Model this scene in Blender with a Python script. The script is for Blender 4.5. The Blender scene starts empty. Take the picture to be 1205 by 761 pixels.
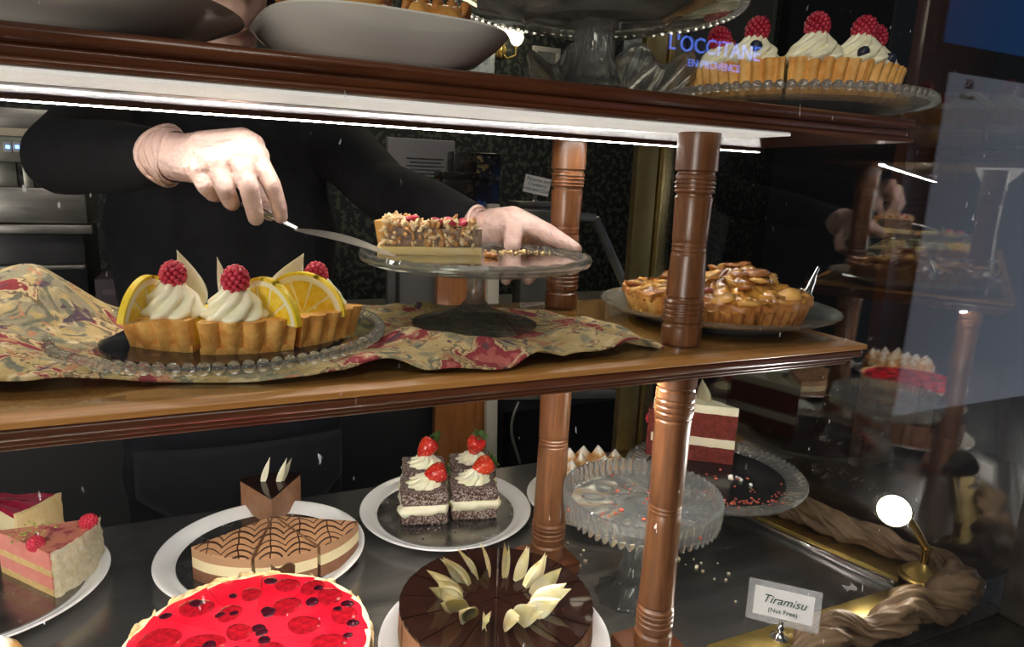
import bpy, bmesh, math, random
from mathutils import Vector, Matrix, noise, Euler

# ------------------------------------------------------------------ camera
W, H = 1205, 761
FPX = 790.8
YAW, PITCH, ROLL = 0.4282, 0.2096, 0.0397
CAM = Vector((-0.5113, -0.6314, 0.6148))
SC = bpy.context.scene
COL = SC.collection
_f = Vector((math.sin(YAW)*math.cos(PITCH), math.cos(YAW)*math.cos(PITCH), -math.sin(PITCH)))
_r = Vector((math.cos(YAW), -math.sin(YAW), 0))
_u = _r.cross(_f)
CR = _r*math.cos(ROLL) + _u*math.sin(ROLL)
CU = -_r*math.sin(ROLL) + _u*math.cos(ROLL)
CF = _f
cd = bpy.data.cameras.new('camera')
cd.sensor_width = 36.0
cd.lens = FPX*36.0/W
cd.clip_start = 0.01
cd.clip_end = 60
cam = bpy.data.objects.new('camera', cd)
cam.matrix_world = Matrix.Translation(CAM) @ Matrix((CR, CU, -CF)).transposed().to_4x4()
COL.objects.link(cam)
SC.camera = cam

# ------------------------------------------------------------------ world, exposure
wd = bpy.data.worlds.new('evening_arcade')
SC.world = wd
wd.use_nodes = True
bg = wd.node_tree.nodes['Background']
bg.inputs[0].default_value = (0.62, 0.70, 0.85, 1)
bg.inputs[1].default_value = 0.02
SC.view_settings.view_transform = 'Standard'
SC.view_settings.look = 'None'
SC.view_settings.gamma = 1.0
SC.view_settings.use_curve_mapping = False
SC.view_settings.exposure = 0.3


def lamp_area(name, loc, target, sx, sy, power, col=(1, 1, 1)):
    l = bpy.data.lights.new(name, 'AREA')
    l.shape = 'RECTANGLE'
    l.size, l.size_y = sx, sy
    l.energy = power
    l.color = col
    o = bpy.data.objects.new(name, l)
    o.location = loc
    o.rotation_euler = (Vector(target)-Vector(loc)).to_track_quat('-Z', 'Y').to_euler()
    COL.objects.link(o)
    return o


# the arcade's ceiling lighting, high above the pavement in front of the shop window
lamp_area('arcade_ceiling_lamp', (-0.9, -1.9, 2.6), (-0.2, 0.1, 0.2), 1.6, 0.8, 20, (1.0, 0.93, 0.84))
# added fill light out of view at eye level, brightens the plate undersides
lamp_area('added_fill_lamp', (-4.6, -3.6, 0.5), (-0.3, 0.0, 0.5), 2.0, 1.6, 120, (1.0, 0.95, 0.88))
# the shop's own ceiling lamp over the counter
lamp_area('shop_ceiling_lamp', (0.6, 2.0, 2.1), (0.4, 1.6, 0.0), 1.0, 0.6, 9, (1.0, 0.86, 0.66))


# ------------------------------------------------------------------ pixel helpers
def ray(px, py):
    return CF + CR*((px-W/2)/FPX) - CU*((py-H/2)/FPX)


def atz(px, py, z):
    d = ray(px, py)
    return CAM + d*((z-CAM.z)/d.z)


def aty(px, py, y):
    d = ray(px, py)
    return CAM + d*((y-CAM.y)/d.y)


def face_angle(p):
    """rotation about z that turns local +x to picture right and local +y away from the lens"""
    ax, ay = p[0]-CAM.x, p[1]-CAM.y
    return math.atan2(-ax, ay)


R = math.radians
PI = math.pi
rnd = random.Random(7)


# ------------------------------------------------------------------ materials
MATS = {}


def _nodes(name):
    m = bpy.data.materials.new(name)
    m.use_nodes = True
    nt = m.node_tree
    b = nt.nodes['Principled BSDF']
    return m, nt, b


def mat(name, col, rough=0.5, metal=0.0, col2=None, scale=30, detail=4, bump=0.0, bscale=None,
        stretch=(1, 1, 1), lo=0.35, hi=0.65, trans=0.0, ior=1.45, sss=0.0, coat=0.0, emit=None, estr=0.0,
        spec=0.5, rough2=None, alpha=1.0, bdist=0.002):
    if name in MATS:
        return MATS[name]
    m, nt, b = _nodes(name)
    N, L = nt.nodes, nt.links
    b.inputs['Base Color'].default_value = (*col, 1)
    b.inputs['Roughness'].default_value = rough
    b.inputs['Metallic'].default_value = metal
    b.inputs['IOR'].default_value = ior
    b.inputs['Transmission Weight'].default_value = trans
    b.inputs['Specular IOR Level'].default_value = spec
    b.inputs['Alpha'].default_value = alpha
    if sss:
        b.inputs['Subsurface Weight'].default_value = sss
        b.inputs['Subsurface Radius'].default_value = (0.006, 0.004, 0.002)
        b.inputs['Subsurface Scale'].default_value = 1.0
    if coat:
        b.inputs['Coat Weight'].default_value = coat
        b.inputs['Coat Roughness'].default_value = 0.05
    if emit:
        b.inputs['Emission Color'].default_value = (*emit, 1)
        b.inputs['Emission Strength'].default_value = estr
    if col2 or bump or rough2 is not None:
        tc = N.new('ShaderNodeTexCoord')
        mp = N.new('ShaderNodeMapping')
        mp.inputs['Scale'].default_value = stretch
        L.new(tc.outputs['Object'], mp.inputs[0])
        nz = N.new('ShaderNodeTexNoise')
        nz.inputs['Scale'].default_value = scale
        nz.inputs['Detail'].default_value = detail
        nz.inputs['Roughness'].default_value = 0.6
        L.new(mp.outputs[0], nz.inputs['Vector'])
        if col2:
            cr = N.new('ShaderNodeValToRGB')
            cr.color_ramp.elements[0].position = lo
            cr.color_ramp.elements[1].position = hi
            cr.color_ramp.elements[0].color = (*col, 1)
            cr.color_ramp.elements[1].color = (*col2, 1)
            L.new(nz.outputs['Fac'], cr.inputs[0])
            L.new(cr.outputs[0], b.inputs['Base Color'])
        if rough2 is not None:
            mr = N.new('ShaderNodeMapRange')
            mr.inputs['From Min'].default_value = lo
            mr.inputs['From Max'].default_value = hi
            mr.inputs['To Min'].default_value = rough
            mr.inputs['To Max'].default_value = rough2
            L.new(nz.outputs['Fac'], mr.inputs[0])
            L.new(mr.outputs[0], b.inputs['Roughness'])
        if bump:
            n2 = nz
            if bscale:
                n2 = N.new('ShaderNodeTexNoise')
                n2.inputs['Scale'].default_value = bscale
                n2.inputs['Detail'].default_value = detail
                L.new(mp.outputs[0], n2.inputs['Vector'])
            bp = N.new('ShaderNodeBump')
            bp.inputs['Strength'].default_value = bump
            bp.inputs['Distance'].default_value = bdist
            L.new(n2.outputs['Fac'], bp.inputs['Height'])
            L.new(bp.outputs[0], b.inputs['Normal'])
    MATS[name] = m
    return m


def emis(name, col, strength):
    if name in MATS:
        return MATS[name]
    m = bpy.data.materials.new(name)
    m.use_nodes = True
    nt = m.node_tree
    nt.nodes.clear()
    e = nt.nodes.new('ShaderNodeEmission')
    e.inputs[0].default_value = (*col, 1)
    e.inputs[1].default_value = strength
    o = nt.nodes.new('ShaderNodeOutputMaterial')
    nt.links.new(e.outputs[0], o.inputs[0])
    MATS[name] = m
    return m


def pane_mat(name, base_reflect, tint=(1, 1, 1), dust=0.0, grazing=1.0):
    """thin flat glass: see-through plus a mirror share that grows with the viewing slant, with dust and rub marks"""
    m = bpy.data.materials.new(name)
    m.use_nodes = True
    nt = m.node_tree
    N, L = nt.nodes, nt.links
    N.clear()
    tr = N.new('ShaderNodeBsdfTransparent')
    tr.inputs[0].default_value = (*tint, 1)
    gl = N.new('ShaderNodeBsdfGlossy')
    gl.inputs['Roughness'].default_value = 0.0
    lw = N.new('ShaderNodeLayerWeight')
    fr = N.new('ShaderNodeMath')
    fr.operation = 'POWER'
    fr.inputs[1].default_value = 4.0
    L.new(lw.outputs['Facing'], fr.inputs[0])
    lw.inputs['Blend'].default_value = 0.5
    mx = N.new('ShaderNodeMixShader')
    ad = N.new('ShaderNodeMath')
    ad.operation = 'MULTIPLY_ADD'
    ad.inputs[1].default_value = grazing
    ad.inputs[2].default_value = base_reflect+0.035
    ad.use_clamp = True
    L.new(fr.outputs[0], ad.inputs[0])
    L.new(ad.outputs[0], mx.inputs[0])
    L.new(tr.outputs[0], mx.inputs[1])
    L.new(gl.outputs[0], mx.inputs[2])
    out = N.new('ShaderNodeOutputMaterial')
    last = mx
    if dust:
        tc = N.new('ShaderNodeTexCoord')
        nz = N.new('ShaderNodeTexNoise')
        nz.inputs['Scale'].default_value = 170
        nz.inputs['Detail'].default_value = 2
        big = N.new('ShaderNodeTexNoise')
        big.inputs['Scale'].default_value = 7
        mp = N.new('ShaderNodeMapping')
        mp.inputs['Rotation'].default_value = (0.2, 0.5, 0.7)
        mp.inputs['Scale'].default_value = (1, 1, 0.35)
        L.new(tc.outputs['Object'], mp.inputs[0])
        L.new(mp.outputs[0], nz.inputs['Vector'])
        L.new(tc.outputs['Object'], big.inputs['Vector'])
        r1 = N.new('ShaderNodeMapRange')
        r1.inputs['From Min'].default_value = 0.735
        r1.inputs['From Max'].default_value = 0.77
        r1.inputs['To Max'].default_value = dust
        r2 = N.new('ShaderNodeMapRange')
        r2.inputs['From Min'].default_value = 0.45
        r2.inputs['From Max'].default_value = 0.6
        L.new(nz.outputs['Fac'], r1.inputs[0])
        L.new(big.outputs['Fac'], r2.inputs[0])
        mu = N.new('ShaderNodeMath')
        mu.operation = 'MULTIPLY'
        L.new(r1.outputs[0], mu.inputs[0])
        L.new(r2.outputs[0], mu.inputs[1])
        df = N.new('ShaderNodeBsdfDiffuse')
        df.inputs[0].default_value = (0.85, 0.87, 0.9, 1)
        tl = N.new('ShaderNodeBsdfTranslucent')
        tl.inputs[0].default_value = (0.85, 0.87, 0.9, 1)
        ds = N.new('ShaderNodeAddShader')
        L.new(df.outputs[0], ds.inputs[0])
        L.new(tl.outputs[0], ds.inputs[1])
        m2 = N.new('ShaderNodeMixShader')
        L.new(mu.outputs[0], m2.inputs[0])
        L.new(mx.outputs[0], m2.inputs[1])
        L.new(ds.outputs[0], m2.inputs[2])
        last = m2
    L.new(last.outputs[0], out.inputs[0])
    return m


def glass_mat(name, tint, clear=0.35, ior=1.42, rough=0.0, glint_white=0.012):
    """pressed glass: refraction with a share of straight light so that it stays bright"""
    m = bpy.data.materials.new(name)
    m.use_nodes = True
    nt = m.node_tree
    N, L = nt.nodes, nt.links
    N.clear()
    g = N.new('ShaderNodeBsdfGlass')
    g.inputs['Color'].default_value = (*tint, 1)
    g.inputs['Roughness'].default_value = rough
    g.inputs['IOR'].default_value = ior
    t = N.new('ShaderNodeBsdfTransparent')
    t.inputs[0].default_value = (*tint, 1)
    mx = N.new('ShaderNodeMixShader')
    mx.inputs[0].default_value = clear
    L.new(g.outputs[0], mx.inputs[1])
    L.new(t.outputs[0], mx.inputs[2])
    df = N.new('ShaderNodeBsdfDiffuse')
    df.inputs[0].default_value = (0.9, 0.92, 0.9, 1)  # white mixed in to brighten the glass, standing in for internal reflections
    m2 = N.new('ShaderNodeMixShader')
    m2.inputs[0].default_value = glint_white
    L.new(mx.outputs[0], m2.inputs[1])
    L.new(df.outputs[0], m2.inputs[2])
    mx = m2
    out = N.new('ShaderNodeOutputMaterial')
    L.new(mx.outputs[0], out.inputs[0])
    return m


def wood_mat(name, dark, light, rough=0.3, axis='X', scale=9, coat=0.4):
    m, nt, b = _nodes(name)
    N, L = nt.nodes, nt.links
    tc = N.new('ShaderNodeTexCoord')
    mp = N.new('ShaderNodeMapping')
    st = {'X': (0.6, 12, 12), 'Z': (14, 14, 0.9), 'Y': (12, 0.6, 12)}[axis]
    mp.inputs['Scale'].default_value = st
    L.new(tc.outputs['Object'], mp.inputs[0])
    nz = N.new('ShaderNodeTexNoise')
    nz.inputs['Scale'].default_value = scale
    nz.inputs['Detail'].default_value = 7
    nz.inputs['Roughness'].default_value = 0.65
    nz.inputs['Distortion'].default_value = 0.6
    L.new(mp.outputs[0], nz.inputs['Vector'])
    cr = N.new('ShaderNodeValToRGB')
    cr.color_ramp.elements[0].position = 0.3
    cr.color_ramp.elements[1].position = 0.72
    cr.color_ramp.elements[0].color = (*dark, 1)
    cr.color_ramp.elements[1].color = (*light, 1)
    L.new(nz.outputs['Fac'], cr.inputs[0])
    L.new(cr.outputs[0], b.inputs['Base Color'])
    b.inputs['Roughness'].default_value = rough
    b.inputs['Coat Weight'].default_value = coat
    b.inputs['Coat Roughness'].default_value = 0.08
    bp = N.new('ShaderNodeBump')
    bp.inputs['Strength'].default_value = 0.12
    bp.inputs['Distance'].default_value = 0.001
    L.new(nz.outputs['Fac'], bp.inputs['Height'])
    L.new(bp.outputs[0], b.inputs['Normal'])
    MATS[name] = m
    return m


# ------------------------------------------------------------------ mesh helpers
def finish(name, bm, m, parent=None, loc=(0, 0, 0), rot=(0, 0, 0), smooth=True, angle=None, recalc=True):
    if recalc:
        bmesh.ops.recalc_face_normals(bm, faces=bm.faces[:])
    me = bpy.data.meshes.new(name)
    bm.to_mesh(me)
    bm.free()
    for mm in (m if isinstance(m, (list, tuple)) else [m]):
        me.materials.append(mm)
    if smooth:
        for p in me.polygons:
            p.use_smooth = True
        if angle is not None:
            try:
                me.set_sharp_from_angle(angle=R(angle))
            except Exception:
                pass
    o = bpy.data.objects.new(name, me)
    o.location = loc
    o.rotation_euler = rot
    if parent:
        o.parent = parent
    COL.objects.link(o)
    return o


def empty(name, loc=(0, 0, 0), rz=0.0):
    o = bpy.data.objects.new(name, None)
    o.empty_display_size = 0.03
    o.location = loc
    o.rotation_euler = (0, 0, rz)
    COL.objects.link(o)
    return o


def tag(o, label, cat, group=None):
    o['label'] = label
    o['category'] = cat
    if group:
        o['group'] = group
    return o


def struct(o, kind='structure'):
    o['kind'] = kind
    return o


def dup(o, parent=None, loc=None, rot=None, deep=True):
    c = o.copy()
    COL.objects.link(c)
    c.parent = parent
    if loc is not None:
        c.location = loc
    if rot is not None:
        c.rotation_euler = rot
    if deep:
        for ch in list(o.children):
            dup(ch, c)
    return c


def box(bm, x0, x1, y0, y1, z0, z1, bev=0.0, seg=2, mtx=None):
    v = [bm.verts.new(p) for p in ((x0, y0, z0), (x1, y0, z0), (x1, y1, z0), (x0, y1, z0),
                                   (x0, y0, z1), (x1, y0, z1), (x1, y1, z1), (x0, y1, z1))]
    fs = [bm.faces.new([v[i] for i in q]) for q in ((3, 2, 1, 0), (4, 5, 6, 7), (0, 1, 5, 4), (1, 2, 6, 5), (2, 3, 7, 6), (3, 0, 4, 7))]
    if mtx is not None:
        for a in v:
            a.co = mtx @ a.co
    if bev:
        es = list({e for f in fs for e in f.edges})
        bmesh.ops.bevel(bm, geom=es, offset=bev, segments=seg, affect='EDGES', profile=0.5)
    return v


def boxo(name, m, parent, dims, bev=0.002, loc=(0, 0, 0), rot=(0, 0, 0), smooth=True):
    bm = bmesh.new()
    x, y, z = dims
    box(bm, -x/2, x/2, -y/2, y/2, 0, z, bev)
    return finish(name, bm, m, parent, loc, rot, smooth, 35)


def lathe(bm, prof, seg=48, fn=None, a0=0.0, a1=2*PI):
    full = abs(a1-a0-2*PI) < 1e-6
    n = seg if full else seg+1
    rings = []
    for (r, z) in prof:
        if r < 1e-7:
            rings.append([bm.verts.new((0, 0, z))])
            continue
        ring = []
        for k in range(n):
            a = a0+(a1-a0)*k/seg
            rr, zz = (r, z) if fn is None else fn(a, r, z)
            ring.append(bm.verts.new((rr*math.cos(a), rr*math.sin(a), zz)))
        rings.append(ring)
    for A, B in zip(rings[:-1], rings[1:]):
        m_ = seg
        for k in range(m_):
            k2 = (k+1) % n if full else k+1
            if len(A) == 1 and len(B) == 1:
                continue
            if len(A) == 1:
                bm.faces.new((A[0], B[k2], B[k]))
            elif len(B) == 1:
                bm.faces.new((A[k], A[k2], B[0]))
            else:
                bm.faces.new((A[k], A[k2], B[k2], B[k]))
    return rings


def latheo(name, prof, m, parent=None, loc=(0, 0, 0), rot=(0, 0, 0), seg=48, fn=None, angle=40):
    bm = bmesh.new()
    lathe(bm, prof, seg, fn)
    return finish(name, bm, m, parent, loc, rot, True, angle)


def tube(bm, pts, rad, seg=10, cap=True):
    pts = [Vector(p) for p in pts]
    rads = rad if isinstance(rad, (list, tuple)) else [rad]*len(pts)
    up = None
    rings = []
    for i, p in enumerate(pts):
        a = pts[max(i-1, 0)]
        b = pts[min(i+1, len(pts)-1)]
        d = (b-a).normalized()
        if up is None:
            up = d.orthogonal().normalized()
        else:
            up = (up-d*up.dot(d)).normalized()
        s = d.cross(up)
        rings.append([bm.verts.new(p+(up*math.cos(2*PI*k/seg)+s*math.sin(2*PI*k/seg))*rads[i]) for k in range(seg)])
    for A, B in zip(rings[:-1], rings[1:]):
        for k in range(seg):
            bm.faces.new((A[k], A[(k+1) % seg], B[(k+1) % seg], B[k]))
    if cap:
        bm.faces.new(rings[0][::-1])
        bm.faces.new(rings[-1])
    return rings


def tubeo(name, pts, rad, m, parent=None, seg=10, loc=(0, 0, 0), rot=(0, 0, 0)):
    bm = bmesh.new()
    tube(bm, pts, rad, seg)
    return finish(name, bm, m, parent, loc, rot, True, 50)


def ico(bm, c, r, sub=1, sq=(1, 1, 1), rot=None):
    mt = Matrix.Translation(c) @ (rot.to_matrix().to_4x4() if rot else Matrix.Identity(4)) @ Matrix.Diagonal((r*sq[0], r*sq[1], r*sq[2], 1))
    bmesh.ops.create_icosphere(bm, subdivisions=sub, radius=1, matrix=mt)


def nz(p, s=1.0, off=0.0):
    return noise.noise(Vector((p[0]*s+off, p[1]*s+off*1.3, p[2]*s-off)))


def roughen(bm, amp, s, off=0.0, zlock=None):
    bm.normal_update()
    for v in bm.verts:
        if zlock is not None and v.co.z <= zlock:
            continue
        v.co += v.normal*amp*nz(v.co, s, off)


def sector(bm, rad, z0, z1, a0, a1, n=18, nr=4, nzr=3, top=None, r0=0.0):
    """solid wedge; rad(a, t) gives the outer radius at height share t, top(r, a) the height of the upper face"""
    if not callable(rad):
        rr_ = rad
        rad = lambda a, t: rr_
    topz = top or (lambda r, a: z1)
    def grid(t_is_top):
        rows = []
        for i in range(nr+1):
            row = []
            for k in range(n+1):
                a = a0+(a1-a0)*k/n
                Ro = rad(a, 1.0 if t_is_top else 0.0)
                r = r0+(Ro-r0)*i/nr
                z = topz(r, a) if t_is_top else z0
                row.append(bm.verts.new((r*math.cos(a), r*math.sin(a), z)))
            rows.append(row)
        for A, B in zip(rows[:-1], rows[1:]):
            for k in range(n):
                bm.faces.new((A[k], A[k+1], B[k+1], B[k]))
        return rows
    T = grid(True)
    B = grid(False)
    # outer wall
    prev = B[nr]
    for j in range(1, nzr+1):
        if j == nzr:
            cur = T[nr]
        else:
            t = j/nzr
            cur = []
            for k in range(n+1):
                a = a0+(a1-a0)*k/n
                r = rad(a, t)
                zt = topz(rad(a, 1), a)
                cur.append(bm.verts.new((r*math.cos(a), r*math.sin(a), z0+(zt-z0)*t)))
        for k in range(n):
            bm.faces.new((prev[k], prev[k+1], cur[k+1], cur[k]))
        if j < nzr:
            pass
        # side strips handled below through stored columns
        if j == 1:
            cols = [B[nr]]
        cols.append(cur)
        prev = cur
    for k in (0, n):
        for i in range(nr):
            if i < nr-1:
                bm.faces.new((B[i][k], B[i+1][k], T[i+1][k], T[i][k]))
            else:
                bm.faces.new([B[i][k]]+[c[k] for c in cols]+[T[i][k]])
    if r0 > 0:
        for k in range(n):
            bm.faces.new((B[0][k], B[0][k+1], T[0][k+1], T[0][k]))
    bmesh.ops.remove_doubles(bm, verts=bm.verts[:], dist=1e-6)


def sectoro(name, m, parent, rad, z0, z1, a0, a1, n=18, nr=4, nzr=3, top=None, r0=0.0, rough=0.0, rs=60, angle=35, loc=(0, 0, 0)):
    bm = bmesh.new()
    sector(bm, rad, z0, z1, a0, a1, n, nr, nzr, top, r0)
    if rough:
        bmesh.ops.recalc_face_normals(bm, faces=bm.faces[:])
        roughen(bm, rough, rs, a0*3.1)
    return finish(name, bm, m, parent, loc, (0, 0, 0), True, angle)


def flute(R0, Rt, n, depth):
    def f(a, t):
        return (R0+(Rt-R0)*t)*(1-depth*(1-abs(math.cos(n*a/2)))**1.0)
    return f


def sheet(bm, fn, nu, nv):
    g = [[bm.verts.new(fn(i/nu, j/nv)) for j in range(nv+1)] for i in range(nu+1)]
    for i in range(nu):
        for j in range(nv):
            bm.faces.new((g[i][j], g[i+1][j], g[i+1][j+1], g[i][j+1]))
    return g


def capsule_union(name, chains, m, parent=None, voxel=0.0015, smooth=6, loc=(0, 0, 0), rot=(0, 0, 0)):
    """one continuous skin grown over tapered bones: each chain is a list of (point, radius)"""
    tv, tf = [], []
    nu, nv = 12, 8
    tv.append(Vector((0, 0, 1)))
    for j in range(1, nv):
        for i in range(nu):
            th, ph = PI*j/nv, 2*PI*i/nu
            tv.append(Vector((math.sin(th)*math.cos(ph), math.sin(th)*math.sin(ph), math.cos(th))))
    tv.append(Vector((0, 0, -1)))
    for i in range(nu):
        i2 = (i+1) % nu
        tf.append((0, 1+i, 1+i2))
        for j in range(nv-2):
            q = 1+j*nu
            tf.append((q+i, q+nu+i, q+nu+i2, q+i2))
        q = 1+(nv-2)*nu
        tf.append((q+i, len(tv)-1, q+i2))
    vs, fs = [], []

    def ball(p, r):
        n0 = len(vs)
        vs.extend([(p[0]+r*t.x, p[1]+r*t.y, p[2]+r*t.z) for t in tv])
        fs.extend([tuple(k+n0 for k in f) for f in tf])
    for ch in chains:
        for (p, r) in ch:
            ball(p, r)
        for (p, r), (q, s) in zip(ch[:-1], ch[1:]):
            p, q = Vector(p), Vector(q)
            n_ = max(2, int((q-p).length/(min(r, s)*0.35)))
            for k in range(1, n_):
                t = k/n_
                ball(p.lerp(q, t), r+(s-r)*t)
    me = bpy.data.meshes.new(name)
    me.from_pydata(vs, [], fs)
    me.materials.append(m)
    o = bpy.data.objects.new(name, me)
    o.location = loc
    o.rotation_euler = rot
    o.parent = parent
    COL.objects.link(o)
    md = o.modifiers.new('skin', 'REMESH')
    md.mode = 'VOXEL'
    md.voxel_size = voxel
    ms = o.modifiers.new('soft', 'SMOOTH')
    ms.iterations = smooth
    ms.factor = 0.5
    dg = bpy.context.evaluated_depsgraph_get()
    me = bpy.data.meshes.new_from_object(o.evaluated_get(dg))
    o.modifiers.clear()
    old = o.data
    o.data = me
    bpy.data.meshes.remove(old)
    for p in me.polygons:
        p.use_smooth = True
    return o

# ------------------------------------------------------------------ palette
M_STEEL = mat('brushed_steel_counter', (0.30, 0.29, 0.28), 0.17, 0.9, (0.35, 0.34, 0.33), 5, 6, 0.05, 90, (0.7, 6, 1), rough2=0.25)
M_BRASS = mat('aged_brass', (0.62, 0.44, 0.14), 0.3, 1.0, (0.42, 0.31, 0.10), 28, 6, 0.08, 90, rough2=0.42)
M_BRASSD = mat('dull_brass', (0.36, 0.29, 0.13), 0.4, 0.9, (0.26, 0.20, 0.09), 14, 6)
M_CHROME = mat('chrome', (0.75, 0.75, 0.74), 0.14, 1.0)
M_WOODX = wood_mat('mahogany_long', (0.065, 0.018, 0.007), (0.165, 0.052, 0.017), 0.28, 'X', 8)
M_WOODTOP = wood_mat('mahogany_top_lit', (0.40, 0.165, 0.035), (0.64, 0.31, 0.085), 0.32, 'X', 7, 0.3)  # same wood as the moulding, lighter: light from above put into its colour
M_WOODZ = wood_mat('turned_mahogany', (0.085, 0.030, 0.011), (0.235, 0.096, 0.036), 0.33, 'Z', 9, 0.15)
M_GROOVE = mat('dark_groove', (0.06, 0.022, 0.010), 0.5)
M_WHITE = mat('white_glaze', (0.80, 0.79, 0.76), 0.12, 0, coat=0.3)
M_FROST = mat('frosted_light_tape', (0.72, 0.70, 0.66), 0.4, 0.0, (0.92, 0.90, 0.86), 420, 3, 0.8, 420, emit=(1.0, 0.95, 0.87), estr=0.42)
M_LED = emis('led_strip_light', (1.0, 0.95, 0.88), 44.0)
M_LED2 = emis('led_strip_light_lower', (1.0, 0.96, 0.90), 160.0)
M_BLACK = mat('black_plastic', (0.012, 0.012, 0.013), 0.4)
M_DARK = mat('dark_metal', (0.03, 0.03, 0.032), 0.35, 0.6)
M_SHEETG = pane_mat('shelf_glass', 0.02, (0.93, 0.96, 0.93))
M_SIDEG = pane_mat('side_window_glass', 0.17, (0.92, 0.94, 0.95), 0.12, 1.0)
M_FRONTG = pane_mat('front_window_glass', 0.0, (0.985, 0.99, 0.99), 0.30, 1.0)
M_GLASS = glass_mat('pressed_glass', (0.97, 0.98, 0.97), 0.20, ior=1.5, glint_white=0.05)
M_GLASSG = glass_mat('greenish_glass', (0.93, 0.97, 0.95), 0.45, ior=1.48, glint_white=0.05)
M_THIN = pane_mat('thin_clear_glass', 0.02, (0.94, 0.97, 0.955))
M_BOARD = mat('silver_cake_board', (0.17, 0.165, 0.16), 0.16, 0.9, (0.30, 0.29, 0.28), 22, 5, 0.05, 60, rough2=0.3)
M_BOARDK = mat('black_cake_board', (0.02, 0.022, 0.026), 0.12, 0.3, (0.55, 0.56, 0.56), 16, 6, stretch=(1, 3, 1), lo=0.56, hi=0.74)

ZM = 0.4325          # top of the glass on the middle shelf
ZT = 0.705           # top of the upper shelf
XL = -1.35           # left end of the case, out of frame
NA = R(15.5)         # the side window is canted
NX, NY = math.cos(NA), math.sin(NA)
DS = 0.525           # its distance from the origin along that normal


def side(d, s, z=0.0):
    """point by distance d to the side window's direction and s along it (towards the street)"""
    return Vector((NX*d+NY*s, NY*d-NX*s, z))


SIDE_M = Matrix(((NX, NY, 0, 0), (NY, -NX, 0, 0), (0, 0, -1, 0), (0, 0, 0, 1)))
S_BACK = (NY*DS-0.62)/NX
S_FRONT = (NY*DS+0.128)/NX
YF = -0.128


def side_box(bm, d0, d1, s0, s1, z0, z1, bev=0.0):
    mt = Matrix(((NX, NY, 0, 0), (NY, -NX, 0, 0), (0, 0, 1, 0), (0, 0, 0, 1)))
    return box(bm, d0, d1, s0, s1, z0, z1, bev, 2, mt)


# ------------------------------------------------------------------ shop shell
M_WALLPAPER = mat('dark_damask_wallpaper', (0.010, 0.013, 0.011), 0.7, 0, (0.055, 0.060, 0.042), 30, 1, lo=0.52, hi=0.56)
M_SHOPFLOOR = wood_mat('shop_floorboards', (0.03, 0.018, 0.010), (0.07, 0.04, 0.022), 0.4, 'Y', 5, 0.1)
M_PLASTER = mat('dim_plaster', (0.30, 0.27, 0.23), 0.8)
M_DARKWALL = mat('dark_painted_wall', (0.012, 0.012, 0.013), 0.6)
ZFL = -0.70


def wall(name, m, x0, x1, y0, y1, z0, z1):
    bm = bmesh.new()
    box(bm, x0, x1, y0, y1, z0, z1)
    return struct(finish(name, bm, m, smooth=False))


wall('floor', M_SHOPFLOOR, -3.2, 3.2, 0.66, 3.3, ZFL-0.05, ZFL)
wall('wall_back', M_WALLPAPER, -3.2, 3.2, 3.2, 3.3, ZFL, 2.4)
wall('wall_left', M_DARKWALL, -3.3, -3.2, 0.66, 3.3, ZFL, 2.4)
wall('wall_right', M_DARKWALL, 3.2, 3.3, 0.66, 3.3, ZFL, 2.4)
wall('ceiling', M_PLASTER, -3.2, 3.2, 0.66, 3.3, 2.4, 2.45)
# street side
M_PAVE = mat('arcade_pavement', (0.05, 0.05, 0.052), 0.6, 0, (0.09, 0.088, 0.085), 6)
wall('floor_arcade', M_PAVE, -4, 5, -5.2, -0.16, ZFL-0.12, ZFL-0.04)
M_FACADE = mat('opposite_facade', (0.012, 0.014, 0.022), 0.6)
wall('wall_opposite', M_FACADE, -4, 5, -5.3, -5.2, ZFL-0.05, 3.2)

# stall riser under the window, front frame and corner post
M_RED = mat('red_lacquer', (0.20, 0.008, 0.010), 0.25, coat=0.5)
M_FRAME = mat('dark_bronze_frame', (0.022, 0.017, 0.013), 0.35, 0.3, (0.06, 0.052, 0.045), 30, 5)
bm = bmesh.new()
box(bm, XL, 0.72, -0.18, -0.13, ZFL, -0.06, 0.004)
struct(finish('wall_front', bm, M_RED, smooth=False))
bm = bmesh.new()
box(bm, XL, 0.72, -0.175, -0.112, -0.06, -0.003, 0.003)
struct(finish('trim_1', bm, M_FRAME, smooth=False))
cx = (DS+0.128*NY)/NX
bm = bmesh.new()
box(bm, cx-0.022, cx+0.030, -0.162, -0.112, -0.003, 1.2, 0.003)
struct(finish('trim_2', bm, M_FRAME, smooth=False))
bm = bmesh.new()
box(bm, cx+0.040, cx+0.30, -0.165, -0.110, -0.003, 1.2, 0.003)
struct(finish('trim_3', bm, M_RED, smooth=False))

# window panes: the front one towards the street and the canted side one
bm = bmesh.new()
box(bm, XL, cx-0.0225, YF-0.006, YF, 0.0, 1.25)
struct(finish('window_1', bm, M_FRONTG, smooth=False))
bm = bmesh.new()
side_box(bm, DS, DS+0.006, S_BACK, S_FRONT-0.018, 0.0, 1.25)
struct(finish('window_2', bm, M_SIDEG, smooth=False))

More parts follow.
